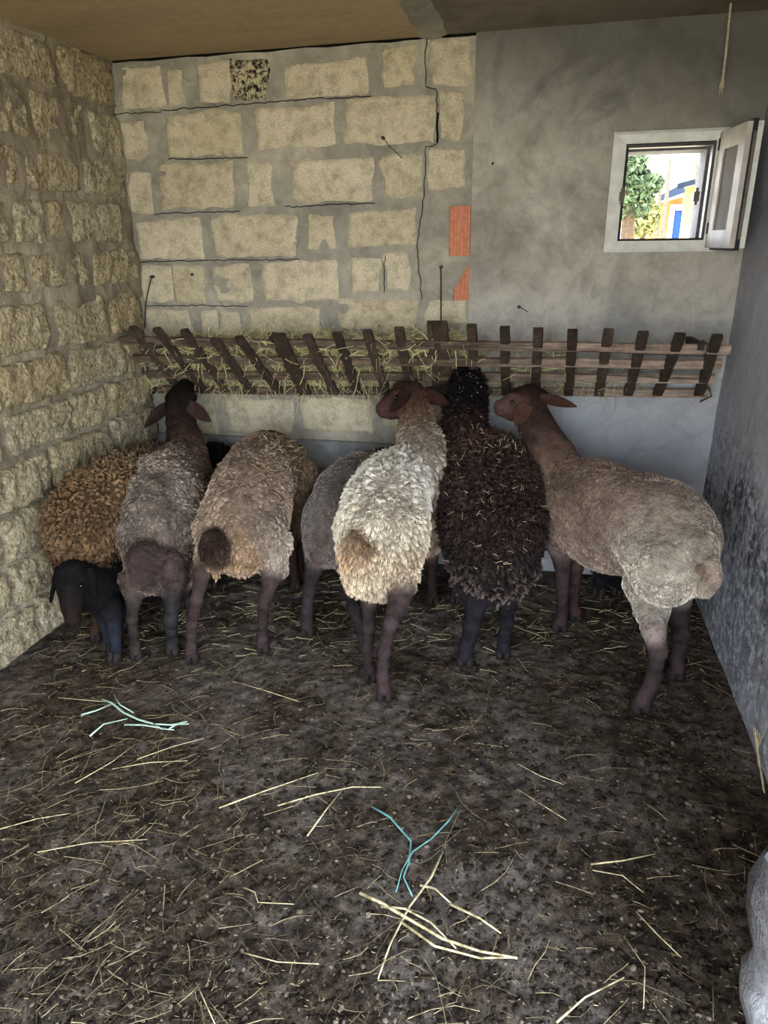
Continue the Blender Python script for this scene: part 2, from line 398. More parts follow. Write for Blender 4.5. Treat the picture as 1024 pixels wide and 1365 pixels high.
# blocks traced as pixel boxes (x0,y0,x1,y1)
bk = [(160, 86, 219, 149), (222, 88, 246, 142), (260, 80, 310, 140), (309, 75, 358, 137), (376, 78, 494, 132), (510, 56, 556, 118), (571, 48, 627, 117),
      (163, 158, 197, 211), (219, 146, 329, 211), (337, 138, 453, 199), (457, 124, 581, 195), (586, 116, 620, 192),
      (172, 228, 202, 286), (207, 213, 316, 281), (327, 213, 366, 277), (386, 208, 501, 273), (508, 203, 566, 267), (570, 194, 620, 254),
      (180, 289, 273, 348), (281, 283, 401, 345), (408, 284, 448, 334), (462, 275, 556, 331),
      (189, 351, 233, 405), (231, 350, 275, 406), (285, 350, 338, 405), (347, 344, 453, 405), (468, 340, 510, 392), (512, 334, 548, 391),
      (194, 411, 256, 449), (268, 411, 290, 449), (292, 411, 322, 451), (330, 408, 430, 447), (448, 397, 561, 442), (566, 396, 623, 432),
      (205, 458, 300, 512), (308, 455, 400, 508), (410, 452, 520, 505), (528, 448, 620, 500),
      (300, 530, 392, 580), (400, 528, 500, 578), (508, 526, 560, 572), (215, 535, 290, 582), (566, 520, 622, 560)]
for i, (a, b_, c, d) in enumerate(bk):
    p = [onY(a, b_), onY(c, b_), onY(c, d), onY(a, d)]
    cx_ = np.mean(p, axis=0); wd = (p[1][0] - p[0][0] + p[2][0] - p[3][0]) / 2; ht = (p[0][2] - p[3][2] + p[1][2] - p[2][2]) / 2
    mt = MOULDY if i == 3 else LIME
    block('block', cx_, (1, 0, 0), (0, 0, 1), (0, -1, 0), wd * 1.03, ht * 1.04, mt, wall_back, 0.0062, 0.004, 100 + i, edge=0.030, rnd=0.008, nu=18, nv=12)
# red hollow clay bricks at the plaster joint (ribbed faces)
def clay(px0, py0, px1, py1, tri=False):
    a = onY(px0, py0); c = onY(px1, py1); xs_ = np.linspace(a[0], c[0], 13); V = []; 
    zt, zb = a[2], c[2]
    for k, x in enumerate(xs_):
        y = YB - (0.013 if (k % 4) in (1, 2) else 0.008)
        zz_ = zt if not tri else zb + (zt - zb) * (0.25 + 0.75 * k / 12) 
        V += [(x, y, zb), (x, y, zz_)]
    V += [(xs_[0], YB + .02, zb), (xs_[0], YB + .02, V[1][2]), (xs_[-1], YB + .02, zb), (xs_[-1], YB + .02, zt)]
    Fc = [(2 * k, 2 * k + 2, 2 * k + 3, 2 * k + 1) for k in range(12)]
    Fc += [(26, 0, 1, 27), (24, 28, 29, 25), (27, 1) + tuple(2 * k + 1 for k in range(1, 13)) + (29,)]
    o = mesh_np('clay_brick', V, Fc, BRICK, wall_back, False, np.mean(V, axis=0)); o['label'] = 'red ribbed clay brick'
clay(600, 275, 626, 341); clay(606, 350, 625, 400, True)
# dark crack following the joints
for pts in ([(215, 147), (300, 141), (376, 135), (430, 131), (495, 128)], [(205, 285), (260, 283), (320, 282)], [(180, 349), (290, 347), (400, 346)], [(225, 212), (280, 211), (330, 210)], [(380, 276), (440, 273), (500, 271)], [(195, 408), (260, 407), (330, 408)], [(150, 152), (215, 149)],
            [(568, 50), (567, 85), (569, 116), (582, 119), (583, 155), (583, 192), (568, 196), (567, 225), (565, 262), (560, 300), (556, 330), (560, 372), (562, 398)],
            [(513, 340), (512, 390)], [(583, 150), (583, 190)]):
    q0 = [onY(x, y, YB - 0.0075) for x, y in pts]; q = []
    for a_, b_ in zip(q0[:-1], q0[1:]):
        n_ = max(2, int(np.linalg.norm(b_ - a_) / .018))
        q += [a_ + (b_ - a_) * k_ / n_ + np.array([random.uniform(-.0035, .0035), random.uniform(-.0025, .0035), random.uniform(-.0035, .0035)]) for k_ in range(n_)]
    q.append(q0[-1]); MB().tube(q, 0.0045 if len(pts) == 2 and pts[0][0] == 583 else 0.0018, 5).build('crack', CRACK, wall_back)
# concrete sill course low on the back wall
b = MB(); z0, z1 = 0.45, 0.60
b.add([(XL, YB - .035, 0), (XL, YB - .035, z1 - .01), (XL, YB - .02, z1), (XL, YB, z1), (XJ, YB, z1), (XJ, YB - .02, z1), (XJ, YB - .035, z1 - .01), (XJ, YB - .035, 0)],
      [(0, 7, 6, 1), (1, 6, 5, 2), (2, 5, 4, 3), (7, 0, 3, 4)])
mesh_np('plinth', b.v, b.f, mortar('plinth_concrete', (96, 100, 104), (122, 127, 132), (146, 150, 152), 0.003), wall_back, False, (XL, YB, 0))

# left wall
b = MB(); b.box((XL - TH, YF, -0.1), (XL - .012, YB + TH, ZC + .1))
wall_left = tag(b.build('wall_left', MORTAR_L, origin=(XL, 0, 0)), 'left wall of rough yellowish stone blocks with smeared mortar', kind='structure')
P, Fq = plane_grid((XL, 0.9, 0), (0, 1, 0), (0, 0, 1), (1, 0, 0), np.linspace(0, YB - 0.9, 190), np.linspace(0, ZC, 180),
                   lambda P: np.where(P[:, 2] > 1.28, 0.006, -0.008) + 0.030 * fbm(P * np.array([1, 6, 7]), 21, 4) + 0.006 * fbm(P * np.array([1, 30, 14]), 4, 2))
mesh_np('mortar', P, Fq, MORTAR_L, wall_left, True, (XL, 0, 0))
rows = [2.245, 2.055, 1.862, 1.690, 1.500, 1.325, 1.105, 0.925, 0.755, 0.565, 0.375, 0.19, 0.0]
joints = {0: [1.42, 1.78, 2.14, 2.47, 2.80, 3.17], 1: [1.25, 1.62, 1.98, 2.35, 2.58, 2.93, 3.17], 2: [1.40, 1.78, 2.10, 2.47, 2.83, 3.17],
          3: [1.30, 1.68, 2.05, 2.36, 2.58, 2.69, 3.10], 4: [1.15, 1.50, 1.88, 2.28, 2.42, 2.80, 3.17]}
lr = random.Random(5)
for r in range(12):
    zt, zb = rows[r], rows[r + 1]
    js = joints.get(r)
    if js is None:
        y = 0.95 + lr.uniform(0, .3) + (r % 2) * .19; js = [y]
        while js[-1] < 3.1: js.append(js[-1] + lr.choice([.37, .40, .42, .42, .24]) )
        js[-1] = 3.172
        if js[-1] - js[-2] < .1: js.pop(-2)
    for k in range(len(js) - 1):
        g = lr.uniform(0.006, 0.03) if r < 6 else lr.uniform(.004, .012)
        a, c = js[k] + g, js[k + 1] - (g if js[k + 1] < 3.1 else 0.004)
        t_, b_ = zt - lr.uniform(.004, .022), zb + lr.uniform(.003, .014)
        if r >= 6: t_ = zt - .005; b_ = zb + .004
        block('block', (XL, (a + c) / 2, (t_ + b_) / 2), (0, 1, 0), (0, 0, 1), (1, 0, 0), c - a, t_ - b_, LIME_ROUGH, wall_left,
              lr.uniform(0.012, 0.024), 0.022, 400 + r * 20 + k, edge=0.034, nu=30, nv=18, rnd=0.012, skew=(lr.uniform(-.03, .03), lr.uniform(-.03, .03)))

# right wall
SY0, SY1 = -0.78, 0.88
b = MB(); b.box((XR + .004, YF, -0.1), (XR + TH, SY0, ZC + .1)); b.box((XR + .004, SY1, -0.1), (XR + TH, YB + TH, ZC + .1)); b.box((XR + .004, SY0, 2.05), (XR + TH, SY1, ZC + .1))
wall_right = tag(b.build('wall_right', DAMP, origin=(XR, 0, 0)), 'right wall of bluish grey plaster with black damp stains', kind='structure')
P, Fq = plane_grid((XR, SY1, 0), (0, 1, 0), (0, 0, 1), (-1, 0, 0), np.linspace(0, YB - SY1, 120), np.linspace(0, ZC, 110),
                   lambda P: 0.004 + 0.008 * fbm(P * 2.5, 41, 4) + 0.002 * fbm(P * 16, 8, 2))
mesh_np('plaster', P, Fq, DAMP, wall_right, True, (XR, 0, 0))

# front wall behind the camera with the wide doorway that lets the daylight in
b = MB(); b.box((XL - TH, YF - .2, -.1), (-1.22, YF, ZC + .1)); b.box((0.52, YF - .2, -.1), (XR + TH, YF, ZC + .1)); b.box((-1.22, YF - .2, 2.05), (0.52, YF, ZC + .1))
tag(b.build('wall_front', MORTAR_B, origin=(0, YF, 0)), 'front wall with the wide doorway, behind the camera', kind='structure')

# ceiling: two boarded fields with a mortared joint between them
a0 = onZ(566, 47, ZC); a1 = onZ(538, 0, ZC); dxy = (a1 - a0) / (a1[1] - a0[1])
xj = lambda y: a0[0] + dxy[0] * (y - a0[1])
b = MB(); b.box((XL - TH, YF, ZC + .012), (XR + TH, YB + TH, ZC + .18))
ceiling = tag(b.build('ceiling', CEIL2, origin=(0, 0, ZC)), 'low brownish ceiling in two fields with a rough joint', kind='structure')
def cpanel(xa, xb, mat, nm, z, seed):
    ys = np.linspace(YF, YB, 60); V = []; n = 24
    for y in ys:
        x0, x1 = xa(y), xb(y)
        for k in range(n + 1): V.append((x0 + (x1 - x0) * k / n, y, z))
    V = np.array(V); V[:, 2] -= 0.004 * fbm(V * 1.6, seed, 2) + .004
    i = np.arange(59)[:, None] * (n + 1) + np.arange(n)[None]; Fq = np.stack([i, i + 1, i + n + 2, i + n + 1], -1).reshape(-1, 4)[:, ::-1]
    return mesh_np(nm, V, Fq, mat, ceiling, True, (0, 0, ZC))
cpanel(lambda y: XL, lambda y: xj(y) - .012, CEIL, 'ceiling_panel', ZC, 3)
cpanel(lambda y: xj(y) + .085, lambda y: XR, CEIL2, 'ceiling_panel', ZC, 8)
ys = np.linspace(YF, YB, 90); V = []
for y in ys:
    for k in range(7): V.append((xj(y) - .03 + .13 * k / 6, y, ZC - 0.012 * math.sin(math.pi * k / 6)))
V = np.array(V); V[:, 2] -= 0.007 * fbm(V * 14, 77, 3)
i = np.arange(89)[:, None] * 7 + np.arange(6)[None]; Fq = np.stack([i, i + 1, i + 8, i + 7], -1).reshape(-1, 4)[:, ::-1]
mesh_np('ceiling_joint', V, Fq, MORTAR_B, ceiling, True, (0, 0, ZC))
tag(MB().tube([(XL + .02 + (XR - XL - .03) * k / 30, YB - .004, ZC - .006 + .003 * math.sin(k * 2.1)) for k in range(31)], 0.006, 5).build('gap', CRACK, ceiling))

# floor
def hfloor(P):
    return 0.007 * fbm(P * 3.2, 61, 3) + 0.011 * np.abs(fbm(P * 17, 71, 3)) + 0.007 * fbm(P * 45, 81, 2) - 0.009
us = np.linspace(XL - .02, XR + .02, 250); vs = np.concatenate([np.linspace(YF, 0.75, 24)[:-1], np.linspace(0.75, YB + .01, 240)])
P, Fq = plane_grid((0, 0, 0), (1, 0, 0), (0, 1, 0), (0, 0, 1), us, vs, hfloor)
floor = tag(mesh_np('floor', P, Fq, EARTH, None, True, (0, 0, 0)), 'dark trodden earth floor littered with straw and dung', kind='structure')

# ------------------------------------------------------------------ outside
m = Mat('dusty_yard', 0.9, 0.2); m.color(m.ramp(m.noise(0.8, 4), [(0.3, (176, 160, 130)), (0.7, (206, 190, 158))])); YARD = m.m
b = MB(); b.add([(-40, YB + TH, -.12), (40, YB + TH, -.12), (40, 10, 1.25), (-40, 10, 1.25), (-40, 60, 1.35), (40, 60, 1.35)], [(0, 1, 2, 3), (3, 2, 5, 4)])
tag(b.build('ground', YARD, origin=(0, 10, 0)), 'pale dusty ground rising outside the window', kind='structure')
b = MB(); b.add([(-30, YF, -.02), (30, YF, -.02), (30, -30, -.02), (-30, -30, -.02), (XR + .02, YF, -.02), (30, 3.2, -.02), (XR + .02, 3.2, -.02)], [(0, 3, 2, 1), (4, 1, 5, 6)])
tag(b.build('yard', YARD, origin=(0, -10, 0)), 'pale dusty yard in front of the open side', kind='structure')
YEL = simple('yellow_render', (190, 150, 84), 0.9, 0.2, 0.08, 3, 0)
ORG = simple('ochre_render', (176, 118, 62), 0.9, 0.2, 0.12, 4, 0)
ROOF = simple('grey_blue_roof', (36, 42, 52), 1.0, 0.0, 0.1, 5, 0)
BLUE = simple('blue_door_paint', (22, 66, 140), 0.6, 0.3, 0.05, 5, 0)
PALEW = simple('pale_house_wall', (168, 158, 142), 0.9, 0.2, 0.06, 3, 0)
POLE = simple('grey_post', (80, 74, 66), 0.8, 0.2)
LEAF = simple('tree_leaf', (66, 80, 56), 0.7, 0.2, 0.35, 2, 0)
LEAF2 = simple('bush_leaf', (98, 100, 62), 0.7, 0.2, 0.3, 2, 0)
BARK = simple('tree_bark', (70, 58, 44), 0.9, 0.2)
# ochre house with dark roof and blue door
Yh = 14.0; a = onY(872, 262, Yh); c = onY(914, 246, Yh); z0 = 1.2
house = tag(empty('house', ((a[0] + c[0]) / 2, Yh, z0)), 'ochre house with dark roof and blue door seen through the window', 'house')
zt1 = onY(874, 272, Yh)[2]; zt2 = onY(914, 262, Yh)[2]
b = MB(); b.add([(a[0], Yh, z0), (c[0], Yh, z0), (c[0], Yh, zt2), (a[0], Yh, zt1), (a[0], Yh + 1.8, z0), (c[0], Yh + 1.8, z0), (c[0], Yh + 1.8, zt2), (a[0], Yh + 1.8, zt1)],
                [(0, 1, 2, 3), (1, 5, 6, 2), (5, 4, 7, 6), (4, 0, 3, 7), (3, 2, 6, 7)])
b.build('wall', ORG, house)
r0 = onY(876, 270, Yh - .3); r1 = onY(916, 256, Yh - .3); rt = onY(909, 245, Yh + 1); rt0 = onY(884, 258, Yh + 1)
b = MB(); b.add([r0, r1, rt, rt0, r0 + [0, 2.2, 0], r1 + [0, 2.2, 0]], [(0, 1, 2, 3), (3, 2, 5, 4), (0, 3, 4), (1, 5, 2), (0, 4, 5, 1)]); b.build('roof', ROOF, house)
d0 = onY(899, 281, Yh); d1 = onY(908, 318, Yh); b = MB(); b.box((d0[0], Yh - .05, z0), (d1[0], Yh + .02, d0[2])); dd = b.build('door', BLUE, house)
b = MB(); b.box((d0[0] - .08, Yh - .08, z0), (d0[0], Yh + .02, d0[2] + .1)); b.box((d1[0], Yh - .08, z0), (d1[0] + .08, Yh + .02, d0[2] + .1)); b.box((d0[0], Yh - .08, d0[2]), (d1[0], Yh + .02, d0[2] + .1)); b.build('door_frame', PALEW, dd)
# yellow house, nearer
Yh = 11.5; a = onY(914, 250, Yh); c = onY(948, 238, Yh); z0 = 1.2
house2 = tag(empty('house', ((a[0] + c[0]) / 2, Yh, z0)), 'bright yellow house wall at the right of the window view', 'house')
b = MB(); b.add([(a[0], Yh, z0), (c[0] + 1, Yh, z0), (c[0] + 1, Yh, c[2] + .2), (a[0], Yh, a[2]), (a[0] + .4, Yh + 2, z0), (c[0] + 1, Yh + 2, z0), (c[0] + 1, Yh + 2, c[2] + .2), (a[0] + .4, Yh + 2, a[2])],
                [(0, 1, 2, 3), (1, 5, 6, 2), (5, 4, 7, 6), (4, 0, 3, 7), (3, 2, 6, 7)])
b.build('wall', YEL, house2)
b = MB(); b.bar((a[0] - .1, Yh - .05, a[2] + .02), (c[0] + 1, Yh - .05, c[2] + .24), (0, 1, 0), .14, .035); b.build('roof_edge', ROOF, house2)
# pale low house behind the tree
Yh = 16.6; a = onY(832, 284, Yh); c = onY(868, 320, Yh)
house3 = tag(empty('house', (a[0], Yh, 1.2)), 'pale low house wall half hidden by the tree outside', 'house')
b = MB(); b.box((a[0] - .6, Yh, 1.2), (c[0], Yh + 3, a[2])); b.build('wall', PALEW, house3)
b = MB(); b.box((a[0] - .7, Yh - .2, a[2]), (c[0] + .1, Yh + 3.2, a[2] + .06)); b.build('roof', ROOF, house3)
for (xa, ya, xb, yb, Yp, lab) in ((894, 210, 883, 318, 10.5, 'tall thin utility pole outside, right of the tree'), (881, 233, 875, 318, 11.0, 'shorter post outside, beside the tree crown')):
    p0 = onY(xa, ya, Yp); p1 = onY(xb, yb, Yp); p1 = p1 + (p1 - p0) * 0.3
    po_ = tag(empty('utility_pole', p1), lab, 'pole'); MB().tube([p1, p0], 0.035, 8, 0.022).build('shaft', POLE, po_)
p0 = onY(929, 214, 10.8); p1 = onY(929, 250, 10.8)
fr = MB(); zz0 = p1[2]; fr.tube([p1, p0], .02, 6); fr.tube([p1 + [.25, 0, 0], p0 + [.25, 0, 0]], .02, 6)
for z_ in (0.2, .5, .85): fr.tube([p1 + [0, 0, (p0[2] - zz0) * z_], p1 + [.25, 0, (p0[2] - zz0) * z_]], .012, 5)
tag(fr.build('roof_mast', POLE, None), 'thin metal mast on the yellow house roof outside', 'mast')
def leaves(name, blobs, n, size, mat, parent, seed):
    r = np.random.default_rng(seed); V = []; 
    k = r.integers(0, len(blobs), n); cc = np.array([bb[0] for bb in blobs])[k]; rr = np.array([bb[1] for bb in blobs])[k]
    d = r.normal(size=(n, 3)); d /= np.linalg.norm(d, axis=1)[:, None]
    p = cc + d * (rr * r.uniform(.25, 1, n) ** .5)[:, None]
    u = r.normal(size=(n, 3)); u /= np.linalg.norm(u, axis=1)[:, None]; v = np.cross(u, r.normal(size=(n, 3))); v /= np.linalg.norm(v, axis=1)[:, None]
    s = size * r.uniform(.6, 1.3, n)[:, None]
    V = np.stack([p - u * s, p + v * s * .45, p + u * s, p - v * s * .45], 1).reshape(-1, 3)
    return tag(mesh_np(name, V, np.arange(4 * n).reshape(-1, 4), mat, parent, False, cc.mean(axis=0)), kind='stuff')
Yt = 8.0
def bl(px, py, r, Y=Yt): return (onY(px, py, Y), r)
base_ = onY(838, 330, Yt); tree = tag(empty('tree', base_), 'green leafy tree at the left of the window view', 'tree')
MB().tube([base_ - [0, 0, .5], onY(839, 280, Yt), onY(838, 240, Yt)], .08, 8, .04).build('trunk', BARK, tree)
leaves('foliage', [bl(828, 215, .22), bl(838, 225, .22), bl(848, 218, .12), bl(845, 250, .2), bl(858, 250, .15), bl(870, 246, .10), bl(832, 265, .2), bl(850, 272, .15), bl(878, 243, .05), bl(826, 240, .25)], 2600, .035, LEAF, tree, 4)
base_ = onY(858, 330, 9.0); bush = tag(empty('bush', base_), 'yellow green bush under the tree outside the window', 'bush')
MB().tube([base_ - [0, 0, .4], onY(858, 300, 9)], .04, 6, .02).build('stem', BARK, bush)
leaves('foliage', [bl(858, 290, .2, 9), bl(866, 282, .14, 9), bl(850, 300, .16, 9)], 1200, .035, LEAF2, bush, 5)

# ------------------------------------------------------------------ window
window = tag(empty('window_1', (0.395, YB, 1.66)), 'small white framed window opening in the grey plaster wall', kind='structure')
ox0, ox1, oz0, oz1 = 0.187, 0.600, 1.448, 1.880
def ringpart(name, o, i, yf, yfi, yb, mat, parent):
    """mitred frame members, each its own mesh; outer rect o, inner rect i (x0,z0,x1,z1)"""
    O = [(o[0], o[1]), (o[2], o[1]), (o[2], o[3]), (o[0], o[3])]; I = [(i[0], i[1]), (i[2], i[1]), (i[2], i[3]), (i[0], i[3])]
    for k in range(4):
        a, b2, c2, d2 = O[k], O[(k + 1) % 4], I[(k + 1) % 4], I[k]
        m1 = tuple(.75 * x + .25 * y for x, y in zip(a, d2)); m2 = tuple(.75 * x + .25 * y for x, y in zip(b2, c2))
        V = []
        for (p, y) in ((a, yf + .006), (b2, yf + .006), (m2, yf), (m1, yf), (c2, yfi), (d2, yfi)): V.append((p[0], y, p[1]))
        for p in (a, b2, c2, d2): V.append((p[0], yb, p[1]))
        mesh_np(name, V, [(0, 1, 2, 3), (3, 2, 4, 5), (0, 6, 7, 1), (5, 4, 8, 9), (6, 9, 8, 7), (0, 3, 5, 9, 6), (1, 7, 8, 4, 2)], mat, parent, False, (np.mean(V, axis=0)))
ringpart('window_frame', (ox0, oz0, ox1, oz1), (wx0, wz0, wx1, wz1), YB - .030, YB - .022, YB + .10, PAINT, window)
ringpart('gasket', (wx0 - .001, wz0 - .001, wx1 + .001, wz1 + .001), (wx0 + .010, wz0 + .008, wx1 - .010, wz1 - .014), YB - .019, YB - .017, YB + .03, RUBBER, window)
ringpart('reveal', (wx0 - .002, wz0 - .002, wx1 + .002, wz1 + .002), (wx0 + .004, wz0 + .004, wx1 - .018, wz1 - .02), YB + .06, YB + .06, YB + .21, simple('grey_reveal', (92, 94, 98), .8, .2), window)
for px_, py_ in ((829, 262), (928, 262)):
    p = onY(px_, py_, YB - .02); b = MB(); b.box(p + [-.010, -.012, -.017], p + [.010, .02, .017]); b.box(p + [-.006, -.018, -.03], p + [.004, .0, .03]); b.build('latch_plate', simple('latch_brown', (70, 56, 44), .5, .5), window)
# opened sash, hinged on the right side
hg = np.array([0.566, YB - .03]); fe = np.array([0.598, 2.872]); du = unit(fe - hg); dv = np.array([-du[1], du[0]]); 
if dv[0] < 0: dv = -dv
Ls = float(np.linalg.norm(fe - hg)); sz0, sz1 = 1.462, 1.862; TS = 0.042
sash = tag(empty('window_sash', (hg[0], hg[1], sz0)), 'open white window sash swung inward beside the small window', 'window sash')
def sbox(mb, u0, u1, v0, v1, z0, z1):
    V = []
    for z_ in (z0, z1):
        for (u, v) in ((u0, v0), (u1, v0), (u1, v1), (u0, v1)):
            q = hg + du * u + dv * v; V.append((q[0], q[1], z_))
    Fc = [(0, 3, 2, 1), (4, 5, 6, 7), (0, 1, 5, 4), (1, 2, 6, 5), (2, 3, 7, 6), (3, 0, 4, 7)]
    if np.cross(du, dv) < 0: Fc = [f[::-1] for f in Fc]
    mb.add(V, Fc); return mb
fw = .062
for args in ((0, fw, sz0, sz1), (Ls - fw, Ls, sz0, sz1), (fw, Ls - fw, sz0, sz0 + fw), (fw, Ls - fw, sz1 - fw, sz1)):
    sbox(MB(), args[0], args[1], 0, TS * .45, args[2], args[3]).build('sash_rail', PAINT2, sash)
    sbox(MB(), args[0], args[1], TS * .75, TS * 1.25, args[2], args[3]).build('sash_rail', PAINT, sash)
sbox(MB(), fw, Ls - fw, .006, .010, sz0 + fw, sz1 - fw).build('panel', simple('dusty_grey_pane', (112, 108, 106), 0.8, 0.2, 0.05, 10, 0), sash)
sbox(MB(), -.004, Ls + .006, TS * .42, TS * .78, sz0 - .008, sz1 + .008).build('gasket', RUBBER, sash)
sbox(MB(), Ls + .006, Ls + .009, TS * .52, TS * .72, sz0 + .03, sz1 - .03).build('lock_rail', simple('bolt_metal', (96, 92, 88), .35, .5), sash)
for z_ in (sz0 + .05, sz1 - .06): MB().tube([(hg[0] + .004, hg[1] - .006, z_), (hg[0] + .004, hg[1] - .006, z_ + .04)], .008, 8).build('hinge', IRON, sash)

# hanging rope from the ceiling, wires and nails on the wall
p0 = onY(975, 2, 3.05); p0[2] = ZC; rp_ = [p0, onY(972, 30, 3.06), onY(968, 70, 3.08), onY(965, 95, 3.09), onY(962, 118, 3.1)]
b = MB(); b.tube(rp_, .004, 6)
rope = tag(b.build('rope', ROPE, None), 'pale rope hanging from the ceiling above the window', 'rope')
b = MB()
for k in range(6):
    a_ = 2 * math.pi * k / 6; b.tube([rp_[-2], rp_[-1] + np.array([.008 * math.cos(a_), .008 * math.sin(a_), -.01 * (k % 3)])], .0015, 4)
b.build('frayed_end', ROPE, rope)
def nailwire(name, pts, r, lab, cat, headr=.007, Y=YB - .014):
    q = [onY(x, y, Y) for x, y in pts]; o = tag(empty(name, q[0]), lab, cat)
    MB().tube([q[0] + [0, .03, 0], q[0] + [0, -.012, 0]], headr, 8).build('nail_head', IRON, o)
    MB().tube([q[0] + [0, -.008, 0]] + q[1:], r, 6).build('wire', IRON, o)
nailwire('hook_wire', [(588, 356), (588, 375), (588, 400), (588, 432)], .003, 'straight iron wire on a nail above the thick rack post', 'wire')
nailwire('hook_wire', [(203, 369), (198, 385), (194, 405), (193, 436)], .0028, 'thin bent wire on a nail beside the stone corner', 'wire', Y=YB - .02)
nailwire('staple', [(511, 184), (519, 195), (528, 203), (536, 211)], .0016, 'small nail with loose thread in a stone block', 'nail')
nailwire('staple', [(692, 409), (698, 412), (704, 416)], .0016, 'tiny bent nail in plaster above the rack', 'nail')
for (x, y, l) in ((657, 218, 'dark nail hole in plaster left of the window'), (256, 366, 'small dark nail in the stone block above the rack, left')):
    p = onY(x, y, YB - .012); tag(MB().tube([p + [0, .02, 0], p + [0, -.006, 0]], .0055, 8).build('nail', IRON, None), l, 'nail')

# broken concrete pier at the bottom right of the frame
pts = [(1024, 1150), (1015, 1160), (1008, 1190), (1006, 1225), (1003, 1262), (1001, 1290), (990, 1302), (986, 1312), (990, 1335), (996, 1365), (1000, 1420)]
ctr = []
zs = [.62, .60, .54, .46, .38, .30, .27, .24, .16, .08, -.01]
V = []; 
for (px_, py_), z_ in zip(pts, np.linspace(.40, -.01, len(pts))):
    q = onY(px_, py_, 1.04 - .0 * z_); q = onZ(px_, py_, z_) if False else q
    ctr.append(q)
ctr = np.array(ctr); Nn = len(ctr); ring = 14; zt = ctr[:, 2]
for k in range(Nn):
    x0 = ctr[k][0]
    for j in range(ring):
        t = j / (ring - 1); ang = math.pi * t
        V.append((x0 + (XR + .01 - x0) * (1 - math.sin(ang)) ** 1.6 if j not in (0, ring - 1) else XR + .01, ctr[k][1] + .10 * math.cos(ang), ctr[k][2]))
V = np.array(V); V += 0.030 * np.stack([fbm(V * 24, 1), fbm(V * 24, 2), fbm(V * 24, 3)], 1)
Fc = [(k * ring + j, k * ring + j + 1, (k + 1) * ring + j + 1, (k + 1) * ring + j) for k in range(Nn - 1) for j in range(ring - 1)]
Fc.append(tuple(range(ring)))
tag(mesh_np('concrete_pier', V, Fc, STONE, None, True, (XR, 1.04, 0)), 'broken pale concrete stub against the right wall, bottom corner', 'concrete')

# ------------------------------------------------------------------ hay rack
DT, DB = 0.30, 0.055
rack = tag(empty('hay_rack', (-0.62, YB - .1, .85)), 'long slatted wooden hay rack fixed along the back wall', 'hay rack')
slats = [((176, 436), (240, 520)), ((209, 438), (271, 520)), ((245, 440), (302, 520)), ((286, 452), (337, 523)), ((318, 450), (373, 523)), ((371, 446), (407, 524)),
         ((409, 447), (447, 524)), ((449, 445), (479, 524)), ((490, 441), (514, 524)), ((532, 438), (549, 524)), ((586, 430), (596, 524)),
         ((629, 434), (633, 525)), ((673, 437), (675, 525)), ((718, 439), (714, 525)), ((764, 441), (758, 525)), ((811, 441), (798, 525)), ((858, 444), (838, 525)), ((907, 446), (877, 525)), ((957, 448), (932, 525))]
for k, ((x0, y0_), (x1, y1_)) in enumerate(slats):
    a = onY(x0, y0_, YB - DT - .012); c = onY(x1, y1_, YB - DB - .012)
    thick = k in (5, 10)
    MB().bar(a, c, (1, 0, 0), .030 if thick else .0195, .012, .003, 4, .002, k).build('slat', WOOD, rack)
for (x, y, x1_, y1_) in ((363, 446, 392, 500), (575, 430, 583, 522)):
    MB().bar(onY(x, y, YB - DT + .006), onY(x1_, y1_, YB - DB - .03), (1, 0, 0), .018, .012, .003, 4, .002, 50).build('slat', WOOD, rack)
RL = [((161, 454), (974, 466), .12), ((178, 478), (962, 486), .38), ((196, 499), (952, 505), .63), ((210, 519), (944, 524), .95)]
for (l, r, t) in RL:
    Yr = YB - (DT + (DB - DT) * t) + .012
    a = onY(l[0], l[1], Yr); c = onY(r[0], r[1], Yr)
    d = np.array([0, -.79, -.61])
    # two lengths butted near the thick post
    md = a + (c - a) * .53
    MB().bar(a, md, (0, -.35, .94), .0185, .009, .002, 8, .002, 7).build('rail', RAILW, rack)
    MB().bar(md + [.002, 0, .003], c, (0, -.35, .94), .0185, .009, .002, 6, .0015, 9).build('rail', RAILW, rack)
# bearers to the wall and hook wires on the right end
for px_ in (583, 200, 935):
    a = onY(px_, 462, YB - DT + .02); MB().bar(a, (a[0], YB - .005, a[2] - .01), (0, 0, 1), .014, .012, .002).build('bracket', WOOD, rack)
    a = onY(px_, 522, YB - DB); MB().bar(a, (a[0], YB + .01, a[2]), (0, 0, 1), .014, .012, .002).build('bracket', WOOD, rack)
MB().tube([onY(x, y, YB - DT - .03) for x, y in ((937, 463), (933, 458), (937, 454), (943, 458), (943, 468), (938, 474), (944, 482))], .0035, 6).build('wire_hook', IRON, rack)
MB().tube([onY(x, y, YB - .09) for x, y in ((938, 512), (946, 518), (949, 528), (940, 532), (933, 536), (936, 533))], .0035, 6).build('wire_hook', IRON, rack)
MB().tube([onY(x, y, YB - DT - .03) for x, y in ((560, 461), (700, 465), (800, 469), (937, 475))], .0016, 5).build('fence_wire', IRON, rack)
MB().tube([onY(x, y, YB - DT * .55) for x, y in ((600, 494), (700, 497), (800, 500), (942, 506))], .0016, 5).build('fence_wire', IRON, rack)

